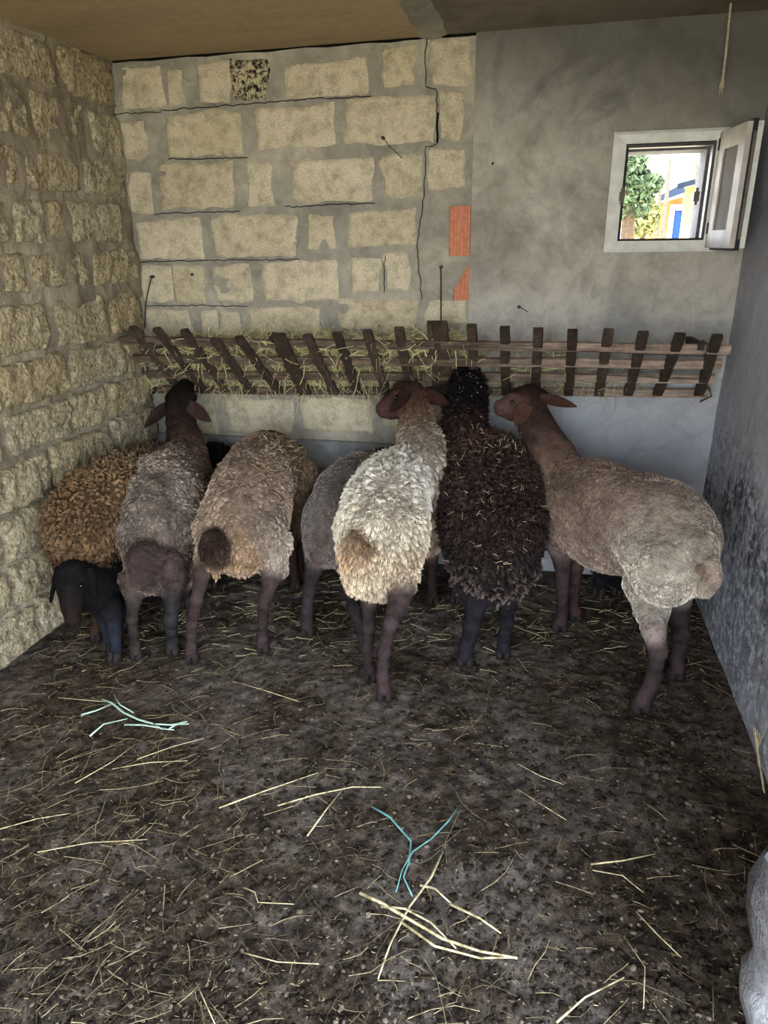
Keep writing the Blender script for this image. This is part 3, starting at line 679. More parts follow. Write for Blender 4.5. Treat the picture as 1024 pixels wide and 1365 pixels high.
# straw strands: bent ribbons of three or four sided section
def strands(name, roots, dirs, lens, r, mat, parent=None, bend=.25, seed=0, seg=3, floorclamp=False, origin=(0, 0, 0)):
    g = np.random.default_rng(seed); n = len(roots); roots = np.asarray(roots, float); dirs = np.asarray(dirs, float)
    dirs = dirs / np.linalg.norm(dirs, axis=1)[:, None]
    lens = np.asarray(lens)[:, None]; P = [roots]; d = dirs.copy()
    for k in range(seg):
        P.append(P[-1] + d * lens / seg); d = d + g.normal(size=(n, 3)) * bend * (np.array([1, 1, .25]) if floorclamp else 1); d /= np.linalg.norm(d, axis=1)[:, None]
    P = np.stack(P, 1)
    P[:, :, 1] = np.minimum(P[:, :, 1], YB - .022); P[:, :, 0] = np.clip(P[:, :, 0], XL + .03, XR - .012)
    if floorclamp:
        Q = P.reshape(-1, 3).copy(); Q2 = Q.copy(); Q2[:, 2] = 0; h = hfloor(Q2)
        P = Q.reshape(P.shape); zmin = (h + .0015).reshape(P.shape[:2]); P[:, :, 2] = np.maximum(P[:, :, 2], zmin)
    ref = g.normal(size=(n, 3)); dd = P[:, -1] - P[:, 0]; dd /= np.linalg.norm(dd, axis=1)[:, None] + 1e-9
    u = np.cross(dd, ref); u /= np.linalg.norm(u, axis=1)[:, None]; v = np.cross(dd, u)
    rr = (r * g.uniform(.55, 1.35, n))[:, None]; V = []
    for k in range(seg + 1):
        s = rr * (1 - .35 * k / seg)
        for a in range(3):
            t = 2 * math.pi * a / 3; V.append(P[:, k] + (u * math.cos(t) + v * math.sin(t)) * s)
    V = np.stack(V, 1).reshape(-1, 3); m_ = 3 * (seg + 1); F_ = []
    for k in range(seg):
        for a in range(3): F_.append((k * 3 + a, k * 3 + (a + 1) % 3, (k + 1) * 3 + (a + 1) % 3, (k + 1) * 3 + a))
    Fq = (np.array(F_)[None] + (np.arange(n) * m_)[:, None, None]).reshape(-1, 4)
    return mesh_np(name, V, Fq, mat, parent, False, origin)
# hay lying in the rack (a thing of its own, countless stalks)
def hayrack(px0, px1, n, seed, tmax=1.0, tmin=0.0):
    g = np.random.default_rng(seed); R_ = []; D_ = []
    px = g.uniform(px0, px1, n); t = g.uniform(tmin, tmax, n); w_ = g.uniform(0.0, 1, n)
    for k in range(n):
        Y = YB - (DT + (DB - DT) * t[k]) + .02; p = onY(px[k], 455 + 66 * t[k], Y); p[1] = p[1] + w_[k] * max(0.0, (YB - .02) - p[1]); R_.append(p)
    d = g.normal(size=(n, 3)) * [1, .35, .55] + [0, 0, -.15]
    return np.array(R_), d
Ra, Da = hayrack(200, 590, 2600, 1); Rb, Db = hayrack(590, 760, 420, 2, 1, .3); Rc, Dc = hayrack(760, 860, 90, 3, 1, .6); Rd, Dd = hayrack(205, 630, 420, 4, 0.1, -.05)
Rr = np.concatenate([Ra, Rb, Rc, Rd]); Dr = np.concatenate([Da, Db, Dc, Dd]); g = np.random.default_rng(3)
hay = tag(strands('hay', Rr, Dr, g.uniform(.04, .13, len(Rr)), .0018, HAY, None, .35, 5, origin=(-.6, YB - .15, .9)), 'dry greenish hay filling the wooden rack', 'hay', kind='stuff')
# stalks hanging out under the rack
hp = [(297, 500), (300, 505), (318, 505), (322, 498), (345, 500), (378, 505), (392, 505), (440, 505), (465, 500), (480, 505), (485, 495), (497, 505), (520, 500), (360, 505), (183, 500), (189, 485), (792, 500), (700, 510), (645, 505), (745, 500), (250, 512), (260, 512), (285, 508), (530, 500)] 
Rr = np.array([onY(x, y, YB - .10) for x, y in hp]); Rr = np.repeat(Rr, 3, 0) + g.normal(size=(len(hp) * 3, 3)) * [.012, .01, .006]
Dr = np.tile([0, 0, -1.0], (len(Rr), 1)) + g.normal(size=(len(Rr), 3)) * [.3, .12, .1]
tag(strands('hay_wisps', Rr, Dr, g.uniform(.05, .16, len(Rr)), .0017, STRAW, None, .22, 8, seg=4, origin=(-.6, YB - .1, .85)), 'pale straw wisps hanging below the rack', 'hay', kind='stuff')
q = [onY(x, y, YB - .16) for x, y in ((492, 528), (489, 542), (491, 556), (486, 568), (489, 574))]; q2 = [onY(x, y, YB - .16) for x, y in ((493, 540), (497, 552), (494, 570))]
b = MB(); b.tube(q, .0016, 4); b.tube(q2, .0014, 4); b.tube([onY(x, y, YB - .14) for x, y in ((480, 502), (486, 520), (492, 530))], .0016, 4); tag(b.build('straw', STRAW, None), 'curled straw dangling beside the nose of the cream sheep', 'straw')

# ------------------------------------------------------------------ sheep
VOX = 0.0075
def cone_d(P, a, ra, b_, rb):
    ba = b_ - a; l2 = ba.dot(ba)
    if l2 < 1e-9: return np.linalg.norm(P - a, axis=-1) - max(ra, rb)
    t = np.clip(((P - a) @ ba) / l2, 0, 1)
    return np.linalg.norm(P - a - t[..., None] * ba, axis=-1) - (ra + (rb - ra) * t)
def surface_nets(V, org, h):
    nx, ny, nz = V.shape; ins = V < 0
    c = np.zeros((nx - 1, ny - 1, nz - 1), np.int8)
    for a in (0, 1):
        for b_ in (0, 1):
            for d in (0, 1): c += ins[a:nx - 1 + a, b_:ny - 1 + b_, d:nz - 1 + d]
    act = (c > 0) & (c < 8); idx = -np.ones(act.shape, np.int64); I = np.argwhere(act); idx[act] = np.arange(len(I))
    acc = np.zeros((len(I), 3)); cnt = np.zeros(len(I))
    cor = [(a, b_, d) for a in (0, 1) for b_ in (0, 1) for d in (0, 1)]
    for p in range(8):
        for q_ in range(p + 1, 8):
            A, B = np.array(cor[p]), np.array(cor[q_])
            if np.abs(A - B).sum() != 1: continue
            va = V[tuple((I + A).T)]; vb = V[tuple((I + B).T)]; s = (va < 0) != (vb < 0)
            t = va[s] / (va[s] - vb[s]); acc[s] += A + (B - A) * t[:, None]; cnt[s] += 1
    verts = org + (I + acc / cnt[:, None]) * h
    faces = []
    for ax in range(3):
        o1, o2 = (ax + 1) % 3, (ax + 2) % 3
        sl0 = [slice(None)] * 3; sl1 = [slice(None)] * 3; sl0[ax] = slice(0, -1); sl1[ax] = slice(1, None)
        ch = ins[tuple(sl0)] != ins[tuple(sl1)]; E = np.argwhere(ch)
        ok = (E[:, o1] > 0) & (E[:, o2] > 0) & (E[:, o1] < V.shape[o1] - 1) & (E[:, o2] < V.shape[o2] - 1); E = E[ok]
        s = ins[tuple(E.T)]; e1 = np.zeros(3, int); e1[o1] = 1; e2 = np.zeros(3, int); e2[o2] = 1
        q0 = idx[tuple((E - e1 - e2).T)]; q1 = idx[tuple((E - e2).T)]; q2_ = idx[tuple(E.T)]; q3 = idx[tuple((E - e1).T)]
        Q = np.stack([q0, q1, q2_, q3], 1); Q[~s] = Q[~s][:, ::-1]; faces.append(Q)
    return verts, np.concatenate(faces)

class Sheep:
    """a sheep traced as circles (x px, y px, depth Y, radius px) joined into one smooth skin"""
    def __init__(s, name='sheep'): s.pr = []; s.hoofs = []; s.ears = []; s.eyes = []; s.cuts = []; s.name = name
    def chain(s, pts, col, wool, k=.03, sc_=1.0):
        q = []
        for i_, p in enumerate(pts):
            P_ = onY(p[0], p[1], p[2]); c_ = p[4] if len(p) > 4 and p[4] is not None else col; w_ = p[5] if len(p) > 5 else wool
            lc = lin(c_); lc = (lc * .72 + lc.mean() * .28) * (.72 if sc_ < 1 and i_ > 1 and len(p) <= 4 or wool == 0 and sc_ == 1 else 1.0)
            q.append((P_, rad(P_, p[3]) * (sc_ if i_ else 1.0), lc, w_))
        if len(q) == 1: q = q * 2
        if sc_ < 1:      # a leg: slimmer between the joints
            q3 = [q[0], q[1]]
            for a, b_ in zip(q[1:-1], q[2:]):
                q3 += [((a[0] + b_[0]) / 2, (a[1] + b_[1]) / 2 * .88, (a[2] + b_[2]) / 2, (a[3] + b_[3]) / 2), (b_[0], b_[1] * 1.03, b_[2], b_[3])]
            q = q3
        for a, b_ in zip(q[:-1], q[1:]): s.pr.append((a[0], a[1], b_[0], b_[1], a[2], b_[2], a[3], b_[3], k))
        return s
    def leg(s, pts, hoof, col, face=(0, 1), wool=0.0, topcol=None, topwool=0.0, mirror=0.0):
        hp_ = onZ(hoof[0], hoof[1], 0.008); Yh_ = hp_[1]; L_ = []
        for i, p in enumerate(pts):
            cc = topcol if (topcol is not None and i == 0) else None
            wv = topwool if i == 0 else wool
            if len(p) > 4: cc, wv = p[4], p[5]
            L_.append((p[0], p[1], Yh_ + p[2], p[3], cc, wv))
        s.chain(L_, col, wool, .014, .86)
        P_ = onY(pts[-1][0], pts[-1][1], Yh_ + pts[-1][2]); r1 = rad(P_, pts[-1][3]); rh = rad(hp_, hoof[2])
        top = hp_ + np.array([0, 0, .040]) - np.array([face[0], face[1], 0]) * .008
        s.pr.append((P_, r1 * .86, top, rh * .74, lin(col), lin(col), wool, wool, .012))
        s.hoofs.append((hp_, unit((face[0], face[1], 0)), rh)); return s
    def build(s, label, fl, group='sheep and lambs eating at the rack'):
        lo = np.min([np.minimum(p[0] - p[1], p[2] - p[3]) for p in s.pr], axis=0) - .04; hi = np.max([np.maximum(p[0] + p[1], p[2] + p[3]) for p in s.pr], axis=0) + .04
        n = np.ceil((hi - lo) / VOX).astype(int) + 1
        ax = [lo[i] + np.arange(n[i]) * VOX for i in range(3)]; V = np.full(n, 0.5, np.float32)
        for (a, ra, b_, rb, *_r) in s.pr:
            k = _r[-1]; pad = k + .012
            l_ = np.minimum(a - ra, b_ - rb) - pad; h_ = np.maximum(a + ra, b_ + rb) + pad
            i0 = np.clip(((l_ - lo) / VOX).astype(int), 0, n); i1 = np.clip(((h_ - lo) / VOX).astype(int) + 2, 0, n)
            G = np.stack(np.meshgrid(*[ax[i][i0[i]:i1[i]] for i in range(3)], indexing='ij'), -1)
            d = cone_d(G, a, ra, b_, rb); sl = tuple(slice(i0[i], i1[i]) for i in range(3)); W = V[sl]
            hh = np.clip(.5 + .5 * (W - d) / k, 0, 1); V[sl] = W * (1 - hh) + d * hh - k * hh * (1 - hh)
        for (a, ra, b_, rb) in s.cuts:
            l_ = np.minimum(a, b_) - ra - .02; h_ = np.maximum(a, b_) + ra + .02
            i0 = np.clip(((l_ - lo) / VOX).astype(int), 0, n); i1 = np.clip(((h_ - lo) / VOX).astype(int) + 2, 0, n)
            G = np.stack(np.meshgrid(*[ax[i][i0[i]:i1[i]] for i in range(3)], indexing='ij'), -1)
            sl = tuple(slice(i0[i], i1[i]) for i in range(3)); V[sl] = np.maximum(V[sl], -cone_d(G, a, ra, b_, rb))
        verts, faces = surface_nets(V, lo, VOX)
        # colour and wool by nearest limb
        W = np.zeros((len(verts), len(s.pr))); Dm = np.zeros_like(W); T = np.zeros_like(W)
        for i, (a, ra, b_, rb, *_r) in enumerate(s.pr):
            ba = b_ - a; l2 = max(ba.dot(ba), 1e-9); t = np.clip(((verts - a) @ ba) / l2, 0, 1); T[:, i] = t
            Dm[:, i] = np.linalg.norm(verts - a - t[:, None] * ba, axis=1) - (ra + (rb - ra) * t)
        jit = .010 * fbm(verts * 22, 9, 2)
        W = np.exp(-(Dm - Dm.min(axis=1)[:, None]) / .010); W /= W.sum(axis=1)[:, None]
        col = np.zeros((len(verts), 3)); wool = np.zeros(len(verts))
        for i, p in enumerate(s.pr):
            t = np.clip(T[:, i] + jit * 8, 0, 1)[:, None]
            col += W[:, i:i + 1] * (p[4] * (1 - t) + p[5] * t); wool += W[:, i] * (p[6] * (1 - t[:, 0]) + p[7] * t[:, 0])
        st = fl.get('patch', .25)
        col *= (1 + st * fbm(verts * 9, fl['seed'], 3) + st * .5 * fbm(verts * 34, fl['seed'] + 1, 2))[:, None]; col = np.clip(col, .002, .9)
        # lumps on the wool
        me = bpy.data.meshes.new('t'); me.from_pydata(verts.tolist(), [], faces.tolist()); me.update()
        N = np.zeros(len(verts) * 3, np.float32); me.vertices.foreach_get('normal', N); N = N.reshape(-1, 3).astype(float); bpy.data.meshes.remove(me)
        N = N / (np.linalg.norm(N, axis=1)[:, None] + 1e-9)
        lump = fl.get('lump', .006); ls = fl.get('lump_scale', 22)
        disp = lump * (fbm(verts * ls, fl['seed'] + 2, 2) + .6 * fbm(verts * 7, fl['seed'] + 4, 2)) * wool
        verts2 = verts + N * disp[:, None]
        ground = np.array([np.mean([h[0][0] for h in s.hoofs]), np.mean([h[0][1] for h in s.hoofs]), 0]) if s.hoofs else np.array([verts[:, 0].mean(), verts[:, 1].mean(), 0])
        root = tag(empty(s.name, ground), label, 'lamb' if s.name == 'lamb' else 'sheep', group)
        body = mesh_np('body', verts2, faces, BODY, root, True, ground, {'col': col, 'wool': np.repeat(wool[:, None], 3, 1)})
        for (hp_, fc, rh) in s.hoofs: s.hoof(hp_, fc, rh, root)
        for e in s.ears: s.ear(*e, root)
        for (p, r_) in s.eyes:
            b_ = MB(); 
            for i in range(7):
                for j in range(10):
                    th = math.pi * i / 6; ph = 2 * math.pi * j / 10; b_.v.append(tuple(p + r_ * np.array([math.sin(th) * math.cos(ph), math.sin(th) * math.sin(ph), math.cos(th)])))
            b_.f = [(i * 10 + j, i * 10 + (j + 1) % 10, (i + 1) * 10 + (j + 1) % 10, (i + 1) * 10 + j) for i in range(6) for j in range(10)]
            b_.build('eye', EYE_M, root, True)
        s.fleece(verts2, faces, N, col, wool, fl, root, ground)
        return root
    def hoof(s, p, f, r_, root):
        f = np.array(f, float); sd_ = np.cross(f, [0, 0, 1]); b_ = MB()
        z0 = -.012
        for sg in (-1, 1):
            sec = []
            for (z, fr, bk_, w_) in ((0.0, 1.02, -.80, .47), (.018, .92, -.76, .48), (.038, .58, -.66, .46), (.052, .3, -.4, .34)):
                ring = []
                for a in range(8):
                    t = 2 * math.pi * a / 8; cx_ = (fr + bk_) / 2; l = (fr - bk_) / 2
                    ring.append(p + f * r_ * (cx_ + l * math.cos(t)) + sd_ * r_ * (sg * .44 + w_ * math.sin(t) * (1 - .25 * max(0, math.cos(t)))) + np.array([0, 0, z + z0 + .006]))
                sec += ring
            Fc = [tuple(range(8))[::-1], tuple(range(24, 32))]
            for k in range(3):
                for a in range(8): Fc.append((k * 8 + a, k * 8 + (a + 1) % 8, (k + 1) * 8 + (a + 1) % 8, (k + 1) * 8 + a))
            b_.add(sec, Fc)
        b_.build('hoof', HOOF, root, True)
    def ear(s, base, tip, wid, col, nrm, droop, root):
        """leaf shaped cupped ear"""
        base = np.array(base); tip = np.array(tip); d = tip - base; L_ = np.linalg.norm(d); d = d / L_; nrm = np.array(nrm, float); nrm = unit(nrm - nrm.dot(d) * d); u = np.cross(d, nrm)
        V = []; ns, nw = 12, 8; th = .0035
        for side in (1, -1):
            for i in range(ns + 1):
                t = i / ns; w_ = wid / 2 * max(.03, (math.sin(math.pi * min(1, (t * .86 + .14)) ** .85)) ** .7) if t < 1 else wid * .02
                cc = base + d * L_ * t + np.array([0, 0, -1]) * droop * L_ * t * t - np.array([0, 0, -1]) * droop * L_ * t * .3
                for j in range(nw + 1):
                    x = -1 + 2 * j / nw; cup = .45 * wid * (x * x) * .5 * (1 - .5 * t)
                    V.append(cc + u * w_ * x + nrm * (cup + side * th * (1 - x * x * .8)))
        m_ = nw + 1; off = (ns + 1) * m_; Fc = []
        for i in range(ns):
            for j in range(nw):
                q_ = (i * m_ + j, i * m_ + j + 1, (i + 1) * m_ + j + 1, (i + 1) * m_ + j); Fc.append(q_); Fc.append(tuple(off + k for k in q_[::-1]))
            for j in (0, nw):
                q_ = (i * m_ + j, (i + 1) * m_ + j, off + (i + 1) * m_ + j, off + i * m_ + j); Fc.append(q_ if j == 0 else q_[::-1])
        V = np.array(V); cl = np.tile(lin(col) * .6 + lin(col).mean() * .1, (len(V), 1)) * (1 + .3 * fbm(V * 30, 5, 2))[:, None]
        mesh_np('ear', V, Fc, BODY, root, True, base, {'col': cl, 'wool': np.zeros((len(V), 3))})
    def fleece(s, verts, faces, N, col, wool, fl, root, ground):
        n = fl.get('n', 22000); 
        if n == 0: return
        g = np.random.default_rng(fl['seed']); q_ = verts[faces]
        area = .5 * np.linalg.norm(np.cross(q_[:, 2] - q_[:, 0], q_[:, 3] - q_[:, 1]), axis=1)
        wf = wool[faces].mean(axis=1); nf = N[faces[:, 0]]; view = unit_rows(EYEV - q_[:, 0]); fac = (nf * view).sum(axis=1)
        pr = area * np.clip(wf, 0, 1) * np.where(fac > -.25, 1, .35); pr /= pr.sum()
        fi = g.choice(len(faces), n, p=pr); ab = g.uniform(size=(n, 2)); qq = q_[fi]
        root_p = (qq[:, 0] * ((1 - ab[:, :1]) * (1 - ab[:, 1:])) + qq[:, 1] * (ab[:, :1] * (1 - ab[:, 1:])) + qq[:, 2] * (ab[:, :1] * ab[:, 1:]) + qq[:, 3] * ((1 - ab[:, :1]) * ab[:, 1:]))
        nn = N[faces[fi, 0]]; cc = col[faces[fi, 0]]; ww = np.clip(wool[faces[fi, 0]], 0, 1)
        down = np.array([0, 0, -1.0]) + np.array([0, -.5, 0]); fl_t = down - (nn * down).sum(axis=1)[:, None] * nn
        lay = fl.get('lay', .6); L_ = fl.get('len', .022)
        ncl = fl.get('clumps', n // 12); ci = g.choice(n, ncl, replace=False)
        kd = kdtree.KDTree(ncl)
        for i, c_ in enumerate(ci): kd.insert(root_p[c_], i)
        kd.balance(); own = np.array([kd.find(p)[1] for p in root_p])
        lenc = L_ * (.6 + .8 * g.uniform(size=ncl)); dirc = unit_rows(nn[ci] * (1 - lay * .6) + fl_t[ci] * lay + g.normal(size=(ncl, 3)) * fl.get('messy', .35))
        tipc = root_p[ci] + dirc * lenc[:, None]
        d0 = unit_rows(nn * (1 - lay * .6) + fl_t * lay + g.normal(size=(n, 3)) * fl.get('messy', .35) * .6)
        ln = (L_ * g.uniform(.6, 1.2, n) * (.25 + .75 * ww))[:, None]; tip = root_p + d0 * ln; cl = fl.get('clump', .6)
        tip = tip * (1 - cl) + (root_p + (tipc[own] - root_p) * np.minimum(1, ln * 1.3 / (np.linalg.norm(tipc[own] - root_p, axis=1)[:, None] + 1e-6))) * cl
        K = 5; curl = fl.get('curl', 0.0); ph = g.uniform(0, 6.28, ncl)[own]; u = unit_rows(np.cross(dirc[own], [0.3, .5, .8])); v = np.cross(dirc[own], u)
        pts = []
        for k in range(K):
            t = k / (K - 1); p = root_p - nn * .003 * (1 - t) + (tip - root_p) * t + nn * (ln * .18 * math.sin(math.pi * t))
            if curl: p = p + (u * np.cos(ph + t * 5.5)[:, None] + v * np.sin(ph + t * 5.5)[:, None]) * curl * t ** .6
            pts.append(p)
        pts = np.stack(pts, 1).reshape(-1, 3) - ground
        hc = bpy.data.hair_curves.new('fleece'); hc.add_curves([K] * n)
        hc.attributes['position'].data.foreach_set('vector', pts.astype(np.float32).ravel())
        ra = hc.attributes.get('radius') or hc.attributes.new('radius', 'FLOAT', 'POINT')
        R_ = fl.get('rad', .0011) * np.tile(np.array([1, 1, .9, .7, .35]), n); ra.data.foreach_set('value', R_.astype(np.float32))
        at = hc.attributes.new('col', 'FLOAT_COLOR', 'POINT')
        tint = (1 + fl.get('mottle', .35) * fbm(root_p * 26, fl['seed'] + 8, 3)) * g.uniform(.75, 1.25, n) * (g.uniform(.62, 1.3, ncl)[own]); c5 = (cc * tint[:, None])[:, None, :] * np.array([.45, .65, .95, 1.15, 1.3])[None, :, None]  # clump tint spread paints the shade between locks; roots dirty, tips lighter
        tp = fl.get('tips')
        if tp is not None:
            zw = np.clip((fl['tips_z'] - root_p[:, 2]) / .14, 0, 1) * (g.uniform(size=ncl)[own] > .45)
            for k in (2, 3, 4): c5[:, k] = c5[:, k] * (1 - zw[:, None] * (k - 1) / 3) + lin(tp) * (zw[:, None] * (k - 1) / 3)
        c5 = np.clip(c5, .001, .95)
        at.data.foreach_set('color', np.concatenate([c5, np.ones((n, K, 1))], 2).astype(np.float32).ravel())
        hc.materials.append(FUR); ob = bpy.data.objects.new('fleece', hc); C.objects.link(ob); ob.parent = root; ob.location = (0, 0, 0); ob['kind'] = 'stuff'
def unit_rows(a): return a / (np.linalg.norm(a, axis=1)[:, None] + 1e-9)
V3 = lambda px, py, Y: onY(px, py, Y)

# --- brown curly sheep at the far left
BR = (112, 84, 50); BRD = (76, 54, 36)
s = Sheep()
s.chain([(112, 698, 2.20, 48, (112, 84, 50)), (136, 682, 2.31, 52, (128, 100, 60)), (163, 662, 2.46, 50, (112, 88, 58)), (190, 643, 2.62, 43, (96, 76, 54)), (212, 625, 2.76, 32, (90, 68, 50))], BR, 1, .05)
s.chain([(100, 722, 2.20, 34), (150, 718, 2.34, 40)], (96, 68, 40), 1, .04)
s.chain([(212, 625, 2.78, 28), (222, 640, 2.93, 20), (226, 665, 3.0, 17), (228, 690, 3.0, 11)], (58, 36, 26), .2, .03)
s.leg([(130, 745, .06, 22), (131, 785, .02, 11), (129, 812, -.01, 9), (129, 838, 0, 7)], (129, 852, 8), (62, 42, 30), (0, 1), topcol=BRD, topwool=1)
s.leg([(160, 740, .10, 20), (168, 775, .02, 10), (168, 800, 0, 8), (168, 822, 0, 7)], (168, 836, 8), (50, 34, 26), (0, 1), topcol=BRD, topwool=1)
s.leg([(200, 700, 0, 16), (204, 735, .0, 9), (205, 760, 0, 7)], (206, 786, 8), (50, 34, 26), (0, 1), topcol=BRD, topwool=1)
s.leg([(190, 705, 0, 16), (188, 745, .0, 9), (188, 775, 0, 7)], (188, 797, 8), (50, 34, 26), (0, 1), topcol=BRD, topwool=1)
s.build('ginger brown curly sheep at the far left against the rough stone wall', dict(seed=11, n=34000, len=.023, curl=.006, clump=.88, lay=.5, rad=.0012, lump=.010, lump_scale=30, patch=.3, clumps=2600))

# --- black lamb facing the camera
BK = (24, 23, 27)
s = Sheep('lamb')
s.chain([(128, 792, 2.12, 24), (140, 778, 2.20, 31), (152, 768, 2.30, 33), (164, 762, 2.40, 30)], BK, .5, .04)
s.chain([(124, 785, 2.12, 24), (112, 775, 2.08, 22), (98, 768, 2.05, 20)], BK, .4, .03)
s.chain([(97, 767, 2.04, 20), (95, 785, 2.00, 17), (95, 806, 1.97, 12.5, (44, 30, 29)), (97, 824, 1.95, 11, (50, 32, 30))], BK, 0.0, .02)
s.chain([(104, 780, 2.06, 14), (104, 802, 2.02, 10)], BK, 0, .02)
s.leg([(138, 810, .05, 17), (143, 836, .02, 9), (145, 852, 0, 8)], (146, 866, 9), (36, 40, 52), (-.2, -1), topcol=BK, topwool=.3)
s.leg([(150, 812, .07, 17), (153, 842, .02, 10), (154, 864, 0, 8)], (154, 879, 10), (36, 40, 54), (-.1, -1), topcol=BK, topwool=.3)
s.leg([(170, 775, .0, 18), (172, 800, .02, 9), (172, 820, 0, 7)], (172, 838, 8), BK, (-.2, -1), topwool=.3)
s.leg([(160, 785, .0, 16), (158, 808, .02, 9), (158, 825, 0, 7)], (158, 842, 8), BK, (-.2, -1), topwool=.3)
s.ears = [(V3(81, 757, 2.03), V3(68, 802, 2.0), .055, BK, (-.6, -.6, .2), .05), (V3(115, 758, 2.05), V3(124, 798, 2.02), .048, (20, 18, 21), (.9, -.3, .2), .05)]
s.eyes = [(V3(82, 783, 2.0), .008), (V3(108, 781, 1.99), .008)]
s.build('small black lamb facing the camera with drooping ears', dict(seed=12, n=9000, len=.010, clump=.3, lay=.8, rad=.0009, lump=.002, patch=.2), 'black lambs')

# --- grey brown shorn sheep, back view, head up at the rack
s = Sheep()
GB = (150, 132, 118)
s.chain([(210, 750, 2.20, 42, (128, 108, 96)), (210, 708, 2.27, 47, (146, 130, 118)), (214, 674, 2.40, 46, (162, 146, 132)), (222, 648, 2.54, 42, (150, 132, 114)), (238, 632, 2.66, 37, (124, 102, 84))], GB, .85, .05)
s.chain([(236, 760, 2.24, 28), (240, 705, 2.34, 30), (252, 665, 2.52, 32, (120, 96, 78))], (134, 116, 104), .8, .05)
s.chain([(255, 648, 2.64, 34, (104, 78, 60)), (248, 612, 2.74, 28, (92, 68, 54)), (246, 588, 2.81, 21, (58, 40, 34)), (241, 565, 2.87, 17), (239, 548, 2.90, 17)], (44, 30, 28), .35, .035)
s.chain([(197, 748, 2.10, 27), (196, 764, 2.10, 22)], (76, 60, 57), .35, .02)
s.chain([(230, 752, 2.12, 19), (231, 772, 2.12, 17)], (84, 66, 64), .35, .02)
s.chain([(214, 776, 2.12, 12), (216, 788, 2.12, 7)], (92, 76, 68), .5, .015)
s.chain([(239, 543, 2.90, 18), (243, 528, 2.96, 16), (247, 517, 3.03, 12)], (26, 20, 20), 0, .02)
s.chain([(229, 531, 2.92, 9), (254, 529, 2.92, 9)], (24, 18, 18), 0.1, .02)
s.leg([(180, 775, .08, 20), (178, 806, .02, 10), (176, 826, -.04, 8), (180, 858, 0, 7)], (183, 878, 9), (58, 54, 50), (0, 1), topcol=(96, 78, 70), topwool=.5)
s.leg([(232, 775, .08, 22), (232, 802, .0, 12), (227, 828, -.03, 10), (230, 852, 0, 9)], (231, 870, 10), (48, 46, 50), (0, 1), topcol=(96, 78, 70), topwool=.5)
s.leg([(225, 740, .06, 16), (222, 770, 0, 9), (221, 795, 0, 7)], (221, 814, 8), (34, 30, 32), (0, 1))
s.leg([(252, 730, .06, 16), (249, 765, 0, 9), (248, 785, 0, 7)], (248, 806, 8), (34, 30, 32), (0, 1))
s.ears = [(V3(227, 541, 2.88), V3(193, 566, 2.86), .062, (52, 38, 36), (-.2, -1, .3), .12), (V3(252, 540, 2.88), V3(282, 561, 2.85), .066, (66, 46, 44), (.2, -1, .3), .05)]
s.eyes = [(V3(224, 527, 2.93), .008), (V3(261, 524, 2.93), .008)]
s.build('shaggy grey brown sheep seen from behind, black head up with ears spread', dict(seed=13, n=36000, len=.013, clump=.7, lay=.8, rad=.0008, lump=.026, lump_scale=15, patch=.65, mottle=.6, clumps=2600))

# --- black sheep with lowered head between the grey brown and the tan sheep
s = Sheep()
s.chain([(275, 690, 2.62, 22), (282, 662, 2.72, 28), (286, 632, 2.86, 28), (288, 615, 2.95, 24)], (22, 19, 20), .7, .04)
s.chain([(288, 620, 2.96, 22), (296, 640, 3.04, 17), (300, 665, 3.05, 11)], (20, 17, 18), .2, .03)
s.leg([(268, 705, .02, 15), (266, 740, 0, 8), (265, 765, 0, 7)], (265, 790, 8), (22, 20, 22), (0, 1))
s.leg([(284, 705, .02, 15), (284, 740, 0, 8), (284, 765, 0, 7)], (284, 782, 8), (22, 20, 22), (0, 1))
s.leg([(288, 680, .02, 13), (289, 720, 0, 8), (290, 745, 0, 6)], (290, 764, 7), (22, 20, 22), (0, 1))
s.leg([(306, 680, .02, 13), (307, 720, 0, 8), (307, 745, 0, 6)], (308, 762, 7), (22, 20, 22), (0, 1))
s.build('black sheep mostly hidden between the grey brown and tan sheep', dict(seed=14, n=8000, len=.018, clump=.6, lay=.6, lump=.005))

# --- tan sheep, back view
s = Sheep()
TN = (170, 142, 118)
s.chain([(322, 722, 2.26, 43, (178, 148, 118)), (322, 690, 2.34, 50, (176, 150, 126)), (334, 655, 2.50, 50, (164, 138, 116)), (346, 632, 2.64, 46, (150, 122, 98)), (354, 618, 2.76, 38, (116, 90, 66))], TN, .9, .05)
s.chain([(343, 712, 2.28, 38, (170, 150, 130)), (342, 672, 2.42, 42)], TN, .9, .05)
s.chain([(384, 640, 2.80, 36, (140, 116, 88)), (391, 666, 2.80, 32, (148, 116, 84)), (389, 690, 2.80, 24, (136, 104, 74))], TN, .95, .008)
s.chain([(376, 618, 2.74, 34, (122, 98, 66)), (352, 604, 2.80, 28, (78, 56, 42))], TN, .9, .03)
s.chain([(352, 604, 2.82, 26), (352, 630, 2.98, 20), (354, 665, 3.04, 15), (356, 690, 3.02, 10)], (60, 40, 32), .1, .03)
s.chain([(282, 706, 2.22, 22, (178, 152, 124)), (276, 736, 2.18, 17, (180, 158, 132))], TN, .9, .03)
s.chain([(364, 735, 2.28, 27, (198, 184, 162)), (366, 752, 2.27, 20, (178, 160, 140))], TN, .9, .03)
s.chain([(312, 744, 2.17, 18, (176, 138, 92)), (330, 742, 2.20, 18, (180, 142, 98)), (322, 722, 2.19, 16, (180, 140, 92))], (176, 138, 92), .8, .015)
s.chain([(286, 722, 2.12, 15, (74, 54, 44)), (288, 737, 2.10, 19, (66, 46, 40)), (294, 748, 2.10, 12, (84, 60, 46))], (70, 50, 42), .8, .012)
